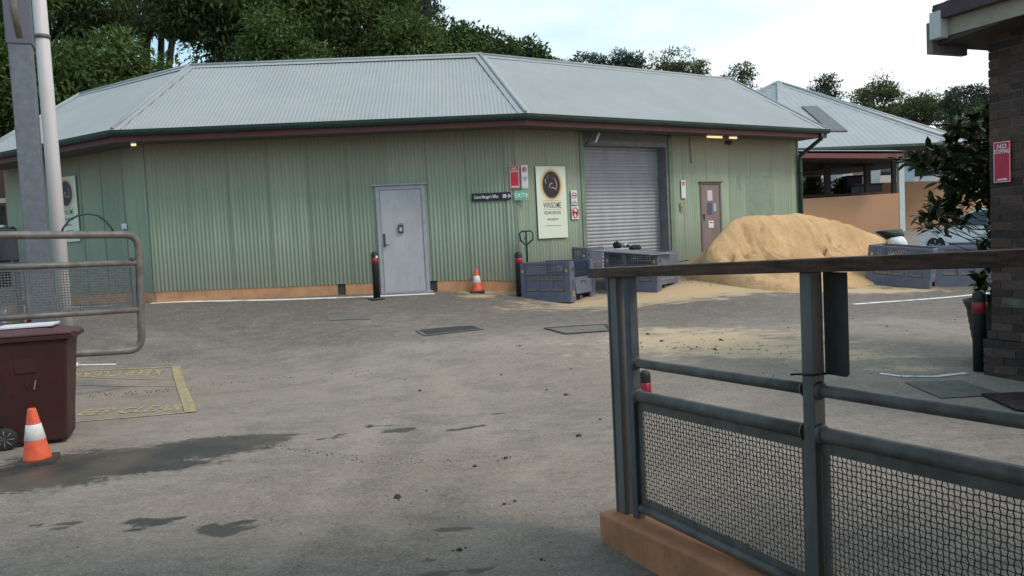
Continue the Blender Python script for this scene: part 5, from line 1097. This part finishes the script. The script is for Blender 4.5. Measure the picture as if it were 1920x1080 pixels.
# potted magnolia by the brick corner
pq=aty(1869,688,9.05); g_=float(gz(pq[0],pq[1])); pot=empty('plant_pot',(pq[0],pq[1],g_),label='dark ribbed plant pot behind the bollard at the brick wall',cat='plant pot')
mb=MB(); pr=[(.20,0),(.21,.02)]+[(.21+.09*t+(.006 if i%2 else 0),.02+.60*t) for i,t in enumerate(np.linspace(.05,.95,14))]+[(.325,.64),(.33,.68),(.305,.68),(.295,.60),(0,.60)]; mb.lathe(pr,28); mb.build('pot',mat('dark_pot',(.03,.032,.03),.7,var=.4,vs=8),pot)
M_mag=leafmat('magnolia_leaves',(.014,.024,.012),(.060,.080,.034),.08,.35); M_magb=leafmat('magnolia_leaf_undersides',(.06,.032,.014),(.11,.06,.025),.1,.6); M_bark=mat('grey_bark',(.075,.06,.05),.9,var=.4,vs=10,bump=.5)
mag=empty('magnolia_shrub',(pq[0],pq[1],g_+.6),label='potted magnolia with large glossy dark leaves beside the brick wall',cat='shrub')
cl=[(1852,210),(1822,222),(1790,236),(1768,255),(1745,282),(1708,292),(1728,304),(1768,300),(1800,268),(1835,250),(1856,262),(1830,300),(1797,318),(1762,332),(1786,347),(1822,340),(1852,320),(1856,350),(1786,376),(1757,386),(1737,398),(1772,402),(1856,440),(1850,470),(1850,505),(1838,522),(1852,548),(1822,512),(1782,272),(1810,300),(1752,372),(1748,405),(1778,316),(1812,250),(1840,280),(1806,360),(1842,345),(1770,365),(1700,300),(1718,285),(1862,230),(1868,300),(1866,420)]
tr_=MB(); top=np.array([pq[0]+.0,pq[1],g_+2.6]); base=np.array([pq[0],pq[1],g_+.58])
tr_.tube([tuple(base+(top-base)*t+np.array([.05*math.sin(5*t),.04*math.cos(4*t),0])) for t in np.linspace(0,1,8)],[.03,.028,.025,.022,.019,.016,.012,.008],8)
LP,LD,LN,BP,BD,BN=[],[],[],[],[],[]
for k,(x,y) in enumerate(cl+[q_ for q_ in cl if q_[1]<350 or q_[0]<1775]):
    x+=random.gauss(0,9);y+=random.gauss(0,9); c=np.array(aty(x,y,9.05+random.uniform(-.5,.6)))
    if c[2]<g_+.5: continue
    tt=min(1,max(0,(c[2]-.35-base[2])/(top[2]-base[2]))); s=base+(top-base)*tt; tr_.tube([tuple(s),tuple(s*.66+c*.34-np.array([0,0,.10])),tuple(s*.3+c*.7-np.array([0,0,.10])),tuple(c)],[.006,.005,.0035,.002],5)
    out=unit(c-s+1e-3)
    for j in range(18):
        d=unit(np.array(rnd_dirs(1)[0])*.85+out*.7+np.array([0,0,.15])); b=c-out*(random.uniform(0,.12) if j<12 else random.uniform(.1,.38))-np.array([0,0,.03]); 
        nn=unit(np.array([0,0,1])-d*d[2]+np.array(rnd_dirs(1)[0])*.5)
        (LP if random.random()<.86 else BP).append(b); (LD if len(LP)>len(LD) else BD).append(d); (LN if len(LP)>len(LN) else BN).append(nn)
n1=len(LP); me=leafmesh('leaves',np.array(LP)-np.array([pq[0],pq[1],g_+.6]),np.array(LD),np.array(LN),np.random.uniform(.11,.18,n1),np.random.uniform(.055,.075,n1),M_mag,True); o=bpy.data.objects.new('leaves',me); COL.objects.link(o); o.parent=mag
n1=len(BP); me=leafmesh('brown_leaves',np.array(BP)-np.array([pq[0],pq[1],g_+.6]),np.array(BD),np.array(BN),np.random.uniform(.10,.16,n1),np.random.uniform(.045,.065,n1),M_magb,True); o=bpy.data.objects.new('brown_leaves',me); COL.objects.link(o); o.parent=mag
tr_.build('stems',M_bark,mag,world=True)
# ================================================================= pavilion behind the sand heap
px0=aty(1692,432,39.); PVG=float(gz(px0[0],px0[1]))
pav=empty('open_pavilion',(15.,44.,PVG),label='open sided pavilion with a large hipped roof and dark skylight, beyond the sand heap',cat='pavilion')
def upv(name,mb,m,parent=pav,**k): return mb.build(name,m,parent,world=True,**k)
Ap=aty(1458,154,44.); ZE=aty(1600,277,38.)[2]
CN=[aty(1462,284,36.8),aty(1795,266,37.6),aty(1873,262,43.),None,None,None]
CN=[np.array([c[0],c[1]]) for c in CN[:3]]+[np.array([22.,53.]),np.array([9.5,53.]),np.array([5.,44.])]
def tri_roof(Aa,Bb,apex,ze,pitch=.30,amp=.006):
    u=unit(Bb-Aa); L_=float(np.linalg.norm(Bb-Aa)); n=int(L_/pitch*6); sa=float(np.dot(apex[:2]-Aa,u)); vs=[];mb=MB()
    nn=np.cross(np.array([*u,0]),np.array([*(apex[:2]-Aa),apex[2]-ze])); nn=unit(nn); nn=nn*np.sign(nn[2])
    Dv=np.array([apex[0],apex[1],apex[2]])-np.array([*(Aa+u*sa),ze])
    for i in range(n+1):
        s=L_*i/n; t=min(s/max(sa,1e-3) if s<sa else (L_-s)/max(L_-sa,1e-3),1); t=max(0,t); b=np.array([*(Aa+u*s),ze])+nn*amp*math.cos(2*math.pi*s/pitch); e=b+Dv*t
        vs+=[tuple(b),tuple(e)]
    mb.add(vs,[(2*i,2*i+2,2*i+3,2*i+1) for i in range(n)],True); return mb,nn
M_roof2=mat('pavilion_roof_steel',(.29,.31,.325),.55,col2=(.34,.36,.375),vs=.6,spec=.35)
nrm=[]
for i in range(6):
    mb,nn=tri_roof(CN[i],CN[(i+1)%6],Ap,ZE); upv('roof',mb,M_roof2); nrm.append(nn)
for i in range(6): cap(np.array([*CN[i],ZE]),Ap,.3,.3,nrm[i-1],nrm[i],m=M_cap,name='hip_cap',parent=pav,r=.07)
mb=MB(); mb.lathe([(.42,-.3),(.3,-.06),(.1,.0),(0,.02)],8,M=Matrix.Translation(Vector(Ap))); upv('roof_cap',mb,M_cap)
# skylight on the front face
n0=nrm[0]; P0=np.array([*CN[0],ZE]); sk=[onpl(x,y,P0+n0*.07,n0) for x,y in((1503,199),(1532,198),(1590,245),(1557,245))]
mb=MB(); mb.add([tuple(p) for p in sk]+[tuple(p-n0*.05) for p in sk],[(0,1,2,3),(0,4,5,1),(1,5,6,2),(2,6,7,3),(3,7,4,0)]); upv('skylight',mb,mat('dark_skylight_sheet',(.10,.105,.125),.4,var=.15))
# seams
mb=MB()
# eave, fascia, soffit
PP=[np.array([*c]) for c in CN]; 
def ringsweep(off,prof,name,m,pts=PP):
    k=len(prof); n=len(pts); cen=sum(pts)/n; mb=MB(); vs=[]
    for p in pts:
        d=unit(p-cen)
        for o,z in prof: vs.append((p[0]+d[0]*(o+off),p[1]+d[1]*(o+off),z))
    fs=[(i*k+j,((i+1)%n)*k+j,((i+1)%n)*k+(j+1)%k,i*k+(j+1)%k) for i in range(n) for j in range(k)]
    mb.add(vs,fs); return upv(name,mb,m)
ringsweep(0,[(-.05,ZE-.25),(-.05,ZE-.02),(.08,ZE-.0),(.1,ZE-.12),(.0,ZE-.25)],'gutter',M_gutter)
ringsweep(-.12,[(-.05,ZE-.32),(-.05,ZE-.1),(0,ZE-.1),(0,ZE-.32)],'fascia',M_maroon)
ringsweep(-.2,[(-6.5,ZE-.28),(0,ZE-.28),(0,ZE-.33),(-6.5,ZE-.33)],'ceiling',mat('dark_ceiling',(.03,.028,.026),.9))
# veranda roof with maroon fascia in front
YV=35.6; a=aty(1470,283,YV);b=aty(1702,283,YV); zt_=a[2]*.5+b[2]*.5; 
mb=MB(); mb.add([(a[0],YV,a[2]),(b[0],YV,b[2]),(b[0],YV+3.2,b[2]+.42),(a[0],YV+3.2,a[2]+.42)],[(0,1,2,3)]); mb.add([(a[0],YV,a[2]-.03),(b[0],YV,b[2]-.03),(b[0],YV+3.2,b[2]+.39),(a[0],YV+3.2,a[2]+.39)],[(3,2,1,0)]); upv('veranda_roof',mb,M_roof2)
mb=MB(); c=aty(1470,296,YV);d=aty(1702,297,YV); e1_=aty(1470,287,YV);e2_=aty(1702,288,YV); mb.add([tuple(e1_),tuple(e2_),tuple(d),tuple(c)]+[tuple(p+np.array([0,.05,0])) for p in(e1_,e2_,d,c)],[(0,1,2,3),(7,6,5,4),(0,4,5,1),(2,6,7,3),(1,5,6,2)]); upv('veranda_fascia',mb,mat('maroon_fascia_far',(.20,.065,.06),.6,var=.15))
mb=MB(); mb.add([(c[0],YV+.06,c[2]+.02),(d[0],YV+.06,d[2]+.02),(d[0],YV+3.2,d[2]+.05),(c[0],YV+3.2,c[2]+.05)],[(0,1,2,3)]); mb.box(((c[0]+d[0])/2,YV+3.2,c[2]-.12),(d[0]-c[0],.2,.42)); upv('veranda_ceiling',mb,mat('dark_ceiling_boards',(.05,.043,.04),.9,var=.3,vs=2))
M_post2=mat('dark_brown_post',(.035,.026,.024),.8)
for x0,x1,Y_ in((1546,1556,38.4),(1621,1631,38.4),(1672,1679,38.4),(1497,1503,41.)):
    a=aty((x0+x1)/2,340,Y_); w_=(x1-x0)/F*Y_; mb=MB(); mb.box((a[0],Y_,(PVG+ZE-.3)/2),(w_,w_,ZE-.3-PVG)); upv('post',mb,M_post2)
# white corner column
a=aty(1690.5,432,37.0); mb=MB(); zt_=aty(1688,303,37.0)[2]; g_=float(gz(a[0],a[1])); mb.box((a[0],a[1],(g_+zt_)/2),(.24,.24,zt_-g_)); mb.box((a[0],a[1],zt_-.02),(.32,.32,.08)); mb.build('white_column',mat('white_column_paint',(.56,.62,.60),.6,var=.1),pav,world=True)
# orange walls
def walldef(name,x0,y0,x1,y1,Y0,Y1,label,m=M_orange2):
    a=aty(x0,y0,Y0);b=aty(x1,y1,Y1); ga,gb=float(gz(a[0],a[1]))-.2,float(gz(b[0],b[1]))-.2; d=unit(np.array([b[0]-a[0],b[1]-a[1]])); n=np.array([-d[1],d[0]])*.22; mb=MB()
    f=[(a[0],a[1],ga),(b[0],b[1],gb),tuple(b),tuple(a)]; bk_=[(x+n[0],y+n[1],z) for x,y,z in f]; mb.add(f+bk_,[(0,1,2,3),(7,6,5,4),(0,4,5,1),(1,5,6,2),(2,6,7,3),(3,7,4,0)]); o=mb.build(name,m,None,world=True); return tag(o,label,'wall')
walldef('rendered_wall',1470,375,1687,362,36.6,36.9,'long orange brown rendered wall behind the sand heap, left of the white column')
walldef('rendered_wall',1694,341,1960,334,41.,41.,'taller orange brown rendered wall behind the white car, right of the white column')
walldef('rendered_wall',1604,345,1694,341,45.,45.,'short orange wall end seen between the dark pavilion posts')
mb=MB(); a=aty(1500,371,37.8);b=aty(1665,364,37.8); mb.tube([tuple(a),tuple(b)],.12,4,smooth=False); upv('dark_beam',mb,mat('dark_red_brown_beam',(.06,.02,.02),.8))
# things seen through it
def farbox(name,x0,y0,x1,y1,Y_,dp,m,label,cat,extra=None):
    a=aty(x0,y0,Y_);b=aty(x1,y1,Y_); mb=MB(); mb.box(((a[0]+b[0])/2,Y_+dp/2,(a[2]+b[2])/2),(b[0]-a[0],dp,abs(a[2]-b[2]))); 
    if extra: extra(mb,a,b)
    o=mb.build(name,m,None,world=True,bevel=.03); return tag(o,label,cat)
def lidx(mb,a,b): mb.box(((a[0]+b[0])/2,a[1]+.4,a[2]+.04),(b[0]-a[0]+.1,.9,.08))
farbox('storage_bin',1589,332,1618,368,46.,1.2,mat('navy_bin',(.02,.024,.045),.6,var=.2),'navy blue storage bin seen between the pavilion posts','bin',lidx)
farbox('black_cabinet',1611,348,1655,366,42.,1.0,mat('black_cabinet',(.025,.027,.032),.5,var=.2),'black cabinet against the short orange wall in the pavilion','cabinet',lidx)
# parked ute/vans beyond
def vehicle(name,x0,x1,yb,Y_,hh,col_,label,cat):
    a=aty(x0,yb,Y_);b=aty(x1,yb,Y_); L_=b[0]-a[0]; zb_=a[2]; r=empty(name,((a[0]+b[0])/2,Y_,zb_),label=label,cat=cat)
    m=mat(name+'_paint',col_,.4); mb=MB(); pf=[(-.5,.18),(.5,.18),(.5,.55),(.46,.60),(.30,.64),(.18,.98),(-.40,1.0),(-.48,.62),(-.5,.55)]; T=Matrix(((1,0,0,0),(0,0,1,-.85),(0,1,0,0),(0,0,0,1)))
    mb.prism([(x*L_,z*hh) for x,z in pf],1.7,T); mb.build('body',m,r,bevel=.05)
    mb=MB(); pf=[(-.44,.63),(.24,.63),(.15,.92),(-.38,.93)]; T2=Matrix(((1,0,0,0),(0,0,1,-.86),(0,1,0,0),(0,0,0,1))); mb.prism([(x*L_,z*hh) for x,z in pf],1.72,T2); mb.build('windows',M_glass,r)
    for sx_ in(-.32,.33): mb=MB(); mb.lathe([(.22*hh,-.1),(.22*hh,.1)],18,M=Matrix.Translation((sx_*L_,-.8,.2*hh))@Matrix.Rotation(math.pi/2,4,'X')); mb.build('wheel',M_tyre,r)
    return r
vehicle('parked_van',1700,1760,374,56.,2.4,(.45,.47,.52),'pale grey parked van behind the orange wall, partly behind the shrub','van')
vehicle('parked_van',1640,1672,372,60.,2.6,(.55,.47,.42),'beige parked van seen between the two rightmost dark posts','van')
vehicle('parked_car',1500,1545,388,52.,2.0,(.40,.27,.24),'reddish car seen low at the left through the pavilion','car')
# pale building far behind the pavilion
a=aty(1490,345,75.);b=aty(1760,345,75.); pb_=empty('pale_building',((a[0]+b[0])/2,75,1.2),label='pale low building far behind the pavilion, seen between its posts',cat='building')
for (x0,y0,x1,y1,m,Y_) in((1498,315,1600,338,mat('pale_wall',(.50,.52,.53),.8,var=.1),75.),(1600,312,1690,350,mat('brown_grey_wall',(.19,.15,.14),.8,var=.2),76.),(1500,302,1600,315,mat('brick_band',(.14,.09,.09),.8),76.),(1690,300,1790,350,mat('grey_wall',(.22,.22,.25),.8,var=.2),76.),(1580,318,1596,334,mat('pale_wall_end',(.6,.6,.6),.8),73.)):
    a=aty(x0,y0,Y_);b=aty(x1,y1,Y_); mb=MB(); mb.box(((a[0]+b[0])/2,Y_+2,(a[2]+b[2])/2),(b[0]-a[0],4,a[2]-b[2])); mb.build('wall',m,pb_,world=True)
# ================================================================= white car
wq=at_ppm(1753,461,56.); M_carw.node_tree.nodes['Principled BSDF'].inputs['Coat Weight'].default_value=.5
car=empty('white_car',(0,0,0),label='white hatchback parked behind the shrub, nose to the left',cat='car')
hubz=.31; gcar=wq[2]-hubz
# local: x forward(nose) negative to the left; length 4.0
def sec(x,zs): return x
prof=[(-2.02,.30),(-2.05,.45),(-2.0,.62),(-1.85,.76),(-1.45,.88),(-1.05,.96),(-.55,1.30),(-.25,1.43),(.3,1.49),(.95,1.47),(1.55,1.35),(1.85,1.0),(1.95,.85),(1.98,.5),(1.95,.30)]
hw_=lambda x,z: (.85-.10*max(0,(abs(x)-1.4)/.65)**2)*(1-.20*max(0,(z-.88))/.6)
def carbody():
    mb=MB(); n=len(prof); vs=[]
    cols=[(-1,0),(-.985,.0),(-.55,.03),(0,.045),(.55,.03),(.985,0),(1,0)]
    for x,z in prof:
        for c,dz in cols: vs.append((x+(abs(c)**3)*.10*(1 if x<0 else -1)*(1 if z<.9 else .6),c*hw_(x,z),z+(dz if z>.6 else 0)))
    k=len(cols); fs=[(i*k+j,i*k+j+1,(i+1)*k+j+1,(i+1)*k+j) for i in range(n-1) for j in range(k-1)]
    mb.add(vs,fs,True)
    # sides with wheel arches
    for s in(-1,1):
        top=[(x+.10*(1 if x<0 else -1)*(1 if z<.9 else .6),z) for x,z in prof]; bot=[]
        def arch(cx,r=.36): return [(cx+r*math.cos(a),.31+r*math.sin(a)) for a in np.linspace(math.pi,0,11)]
        low=[(-1.92,.26)]+[p for p in arch(-1.38)]+[p for p in arch(1.30)]+[(1.85,.26)]
        poly=low+top[::-1]
        bm=bmesh.new(); vv=[bm.verts.new((x,s*hw_(x,z)*1.0+(s*.02 if .4<z<.75 else 0),z)) for x,z in poly]; f=bm.faces.new(vv); bmesh.ops.triangulate(bm,faces=[f]); 
        for v in bm.verts: pass
        bm.verts.index_update(); mb.add([tuple(v.co) for v in bm.verts],[tuple(v.index for v in f.verts) for f in bm.faces]); bm.free()
    return mb
mb=carbody(); mb.build('body',M_carw,car)
mb=MB()
for s in(-1,1):
    pts=[(-.88,.97),(-.45,1.27),(-.15,1.37),(.28,1.40),(.28,.96)]; 
    mb.add([(x,s*(hw_(x,z)+.012),z) for x,z in pts],[(0,1,2,3,4)]); pts=[(.34,.97),(.34,1.40),(.9,1.38),(1.35,1.25),(1.2,.98)]; mb.add([(x,s*(hw_(x,z)+.012),z) for x,z in pts],[(0,1,2,3,4)])
mb.add([(-1.02,-.66,.985),(-1.02,.66,.985),(-.42,.60,1.40),(-.42,-.60,1.40)],[(0,1,2,3)]); mb.build('windows',M_glass,car)
mb=MB(); mb.box((-.72,-.93,1.0),(.12,.14,.11)); mb.box((-.72,.93,1.0),(.12,.14,.11)); mb.build('mirror',M_black,car,bevel=.02)
mb=MB()
for s in(-1,1): mb.add([(-1.97,s*.55,.66),(-1.95,s*.80,.64),(-1.62,s*.86,.78),(-1.66,s*.80,.83),(-1.86,s*.6,.76)],[(0,1,2,3,4)])
mb.build('headlight',mat('headlight_glass',(.5,.52,.55),.15),car)
mb=MB(); mb.box((-.05,-.875,.36),(1.7,.02,.08)); mb.build('sill_trim',mat('blue_grey_trim',(.12,.12,.17),.5),car)
for x in(-1.38,1.30):
    for s in(-1,1):
        T=Matrix.Translation((x,s*.76,.31))@Matrix.Rotation(math.pi/2,4,'X'); mb=MB(); mb.lathe([(.2,-.10),(.29,-.10),(.31,-.07),(.31,.07),(.29,.10),(.2,.10)],26,M=T); wl=mb.build('wheel',M_tyre,car)
        mb=MB(); mb.lathe([(0,-.05),(.20,-.05),(.205,-.098),(.215,-.098),(.215,.098),(.205,.098),(.2,.05),(0,.05)],26,M=T); 
        mb.build('rim',M_black,wl); mb=MB()
        for k in range(5):
            a=k*2*math.pi/5+.3; mb.tube([(.03*math.cos(a),.03*math.sin(a),-s*.085),(.2*math.cos(a),.2*math.sin(a),-s*.09)],.022,6,M=T)
        mb.build('spokes',M_rim,wl)
    mb=MB()
    for s in(-1,1): T=Matrix.Translation((x,s*.60,.31))@Matrix.Rotation(math.pi/2,4,'X'); mb.lathe([(.0,-.1),(.34,-.1),(.34,.1),(0,.1)],20,M=T)
    mb.build('wheel_well',M_dark,car)
ca=math.radians(-58); R2_=np.array([[math.cos(ca),-math.sin(ca)],[math.sin(ca),math.cos(ca)]]); off=R2_@np.array([-1.38,-.86])
car.location=(wq[0]-off[0],wq[1]-off[1],gcar); car.rotation_euler=(0,0,ca)
# ================================================================= trees
M_t1=leafmat('dark_green_leaves',(.016,.034,.012),(.085,.138,.043),.25); M_t2=leafmat('mid_green_leaves',(.024,.050,.015),(.125,.185,.055),.25); M_t3=leafmat('blue_green_leaves',(.03,.05,.032),(.075,.105,.065),.25); M_t4=leafmat('olive_gum_leaves',(.055,.072,.030),(.13,.15,.065),.25)
M_trunk=mat('dark_trunk',(.05,.038,.032),.9,var=.4,vs=5,stretch=(1,1,.3))
def tree(label,px,ytop,ybot,Y_,wpx,m,ncl=46,nlf=230,leaf=.22,group='trees behind the shed',cr=1.15,gap=0,seed=1,trunk=True,flat=.7,name='leafy_tree',edge=.35,lw=1.1):
    rs=np.random.RandomState(seed); rd=random.Random(seed)
    a=aty(px,(ytop+ybot)/2,Y_); hz_=(aty(px,ytop,Y_)[2]-aty(px,ybot,Y_)[2])/2; rx=wpx/F*Y_/2; cz=a[2]; g_=float(gz(a[0],Y_)); rt=empty(name,(a[0],Y_,g_),label=label,cat='tree',group=group)
    C=[];
    for i in range(ncl):
        v=rs.normal(size=3); v/=np.linalg.norm(v); r=rs.uniform(.35,1)**.5*(1-edge*rs.rand())
        C.append((v[0]*rx*r,v[1]*rx*.8*r,v[2]*hz_*r))
    C=np.array(C); P=[];D=[];Nn=[];SS=[];TT=[]
    for c in C:
        s=cr*rs.uniform(.6,1.25); n=int(nlf*rs.uniform(.7,1.2)); v=rs.normal(size=(n,3)); v/=np.linalg.norm(v,axis=1,keepdims=True); rr=rs.uniform(.2,1,n)**.45
        p=c+v*rr[:,None]*np.array([s,s,s*flat]); d=v*.7+rs.normal(size=(n,3))*.6+np.array([0,0,-.15]); TT.append(.65*rs.rand()+.35*rs.rand(n)); SS.append(np.full(n,rs.uniform(.65,1.3))); P.append(p);D.append(d);Nn.append(v+np.array([0,0,.9])+rs.normal(size=(n,3))*.35)
    P=np.concatenate(P);D=np.concatenate(D);Nn=np.concatenate(Nn); n=len(P); P=P+np.array([0,0,cz-g_])
    me=leafmesh('crown',P,D,Nn,np.concatenate(SS)*rs.uniform(.7,1.3,n)*leaf*lw,np.concatenate(SS)*rs.uniform(.7,1.3,n)*leaf*.40,m,tone=np.concatenate(TT)); o=bpy.data.objects.new('crown',me); COL.objects.link(o); o.parent=rt
    if trunk:
        mb=MB(); h0=max(.5,(cz-g_)-hz_*.6); R_=.10+.012*(cz-g_+hz_)
        mb.tube([(0,0,-.2),(.05,0,h0*.5),(0,.0,h0)],[R_*1.3,R_,R_*.85],8)
        for i in range(min(14,ncl)):
            c=C[i]; e=(c[0]*.85,c[1]*.85,c[2]*.85+cz-g_); mid=(c[0]*.4,c[1]*.4,(e[2]+h0)/2); mb.tube([(0,0,h0-.1),mid,e],[R_*.6,R_*.35,R_*.08],6)
        mb.build('trunk',M_trunk,rt)
    return rt
TR=[
('broad dark tree behind the white pole, at the top left',70,-120,200,27.,330,M_t1,70,330,.20,.95,.7),
('low bright leafy tree just above the left end of the shed roof',190,85,250,24.,300,M_t2,46,300,.19,.8,.8),
('leafy tree behind the left end of the shed at the photo edge',-10,60,330,24.5,200,M_t2,34,280,.19,.85,.8),
('thin tree with bare trunks and gaps of sky, left of centre top',265,-60,95,31.,180,M_t1,24,150,.20,.8,.7),
('dark round tree above the left roof corner',400,-110,120,28.,260,M_t1,56,330,.20,.95,.7),
('bright green tree above the middle of the roof, with a reddish tip',530,35,170,25.5,170,M_t2,34,320,.18,.75,.8),
('tall dark tree behind the bright green one',560,-120,90,31.,260,M_t1,50,300,.21,1.0,.7),
('tall mid green tree above the ridge, left of the conifer',665,-70,170,29.,220,M_t2,50,300,.20,.9,.75),
('rounded green tree right of the middle, below the conifer',765,30,180,28.,180,M_t2,42,300,.20,.85,.75),
('dark bushy tree descending towards the roof corner',850,50,160,31.,130,M_t1,32,260,.20,.85,.75),
('rounded dark tree above the roof corner',925,62,150,34.,100,M_t1,26,240,.22,.85,.75),
('last small dark tree right of the roof corner',985,84,150,37.,70,M_t1,16,220,.22,.8,.75),
]
for i,(lb,px,yt,yb,Y_,wp,m,nc,nl,lf,cr,fl) in enumerate(TR): tree(lb,px,yt,yb,Y_,wp,m,nc,nl,lf,cr=cr,flat=fl,seed=20+i)
st=MB(); R3t=random.Random(3)
gt=[o for o in bpy.data.objects if o.get('label','').startswith('thin tree with bare')][0]
for k,px in enumerate((212,232,243,272,296,318)):
    b_=aty(px+R3t.uniform(-8,8),160,31.+k*.3); t_=aty(px+R3t.uniform(-14,22),-60,31.+k*.3); m_=(b_+t_)/2+np.array([R3t.uniform(-.2,.2),0,0]); mb=MB(); mb.tube([(b_[0],b_[1],float(gz(b_[0],b_[1]))),tuple(b_),tuple(m_),tuple(t_)],[.2,.15,.12,.06],7); mb.build('stem',M_trunk,gt,world=True)
# conifer
def conifer(label,px,ytop,ybot,Y_,wpx):
    a=aty(px,ybot,Y_); zt_=aty(px,ytop,Y_)[2]; g_=float(gz(a[0],Y_)); rt=empty('conifer_tree',(a[0],Y_,g_),label=label,cat='tree'); rs=np.random.RandomState(5); P=[];D=[];Nn=[]; mb=MB(); Ht=zt_-g_; mb.tube([(0,0,0),(0,0,Ht)],[.35,.08],8); W_=wpx/F*Y_/2
    for z in np.arange(a[2]-g_-2,Ht,.55):
        for k in range(8):
            an=rs.uniform(0,6.28); L_=W_*rs.uniform(.5,1.1); e=np.array([math.cos(an)*L_,math.sin(an)*L_,z-.1+L_*.12]); mb.tube([(0,0,z),tuple(e)],[.04,.015],4,caps=False)
            for t in np.linspace(.35,1,9):
                n=26; c=np.array([0,0,z])*(1-t)+e*t; v=rs.normal(size=(n,3)); P.append(c+v*.14); D.append(v+np.array([0,0,.3])); Nn.append(rs.normal(size=(n,3))+np.array([0,0,1.]))
    P=np.concatenate(P);D=np.concatenate(D);Nn=np.concatenate(Nn); me=leafmesh('crown',P,D,Nn,.24,.07,M_t3); o=bpy.data.objects.new('crown',me); COL.objects.link(o); o.parent=rt; mb.build('trunk',M_trunk,rt)
conifer('tall blue grey conifer standing above the other trees against the sky',778,-160,90,44.,120)
# far spreading trees against the sky
FT=[('far round bush low on the ridge line, left one',1042,107,135,60.,45,M_t2,8,160,.3,1.0,.7),('far round bush low on the ridge line, right one',1068,106,135,62.,34,M_t2,7,160,.3,.9,.7),
('far airy gum tree at the left of the distant row',1112,92,135,75.,60,M_t3,12,120,.35,1.1,.6),('far airy gum tree next to the tallest of the distant row',1172,98,145,76.,105,M_t3,24,140,.35,1.15,.6),('broad dark distant tree, tallest of the row behind the right roof',1270,92,142,72.,125,M_t4,26,170,.34,1.4,.45),
('distant spreading tree just left of the pavilion roof peak',1385,130,168,80.,72,M_t4,15,150,.36,1.4,.45),('distant loose tree right of the pavilion roof peak',1545,143,180,82.,75,M_t3,13,130,.36,1.4,.5),
('distant dark umbrella shaped tree above the pavilion roof',1645,148,235,78.,120,M_t4,40,200,.36,1.5,.5),('distant olive tree between the pavilion roof and the shrub',1735,172,250,70.,125,M_t4,44,190,.32,1.3,.6),('tall airy gum tree behind the magnolia shrub',1815,146,290,62.,120,M_t3,54,170,.28,1.1,.65),('olive tree just left of the brick wall',1850,180,340,50.,130,M_t4,50,190,.25,1.1,.7)]
for i,(lb,px,yt,yb,Y_,wp,m,nc,nl,lf,cr,fl) in enumerate(FT): yb=yb+(38 if i<8 else 0); yt=yt-(11 if i<8 else 0); nc=int(nc*(1.45 if i<8 else 1)); tree(lb,px,yt,yb,Y_,wp,m,int(nc*(1.5 if i>8 else 1.15)),int(nl*(.8 if i>8 else .7)),lf*.85,cr=cr*.72,flat=fl*.75,seed=60+i,group='distant trees beyond the roofs')
# hedge seen under the pavilion
a=aty(1560,372,47.);b=aty(1590,338,47.)
for k,(x0,x1,lb) in enumerate(((1557,1590,'green bush seen between the pavilion posts, beside the navy bin'),(1502,1542,'green bush seen low through the left of the pavilion'))):
    tree(lb,(x0+x1)/2,338,378,47.+k,(x1-x0),M_t2,14,150,.16,cr=.45,flat=.9,seed=90+k,group='bushes seen through the pavilion',name='leafy_bush',trunk=True)

# ================================================================= assumed canopy over the viewpoint, out of frame, added to shade the near fence
sh=empty('added_walkway_canopy',(0,-1,0),label='covered walkway the picture is taken from, open towards the yard',cat='shelter')
mb=MB(); mb.box((.6,-2.3,3.42),(9.4,10.4,.10)); mb.build('roof',M_roof,sh,world=True); mb=MB(); mb.box((.6,-2.3,3.34),(9.2,10.2,.03)); mb.build('ceiling',M_soffit,sh,world=True)
mb=MB(); mb.box((.6,-7.4,1.7),(9.2,.2,3.3)); mb.build('back_wall',M_wall,sh,world=True)
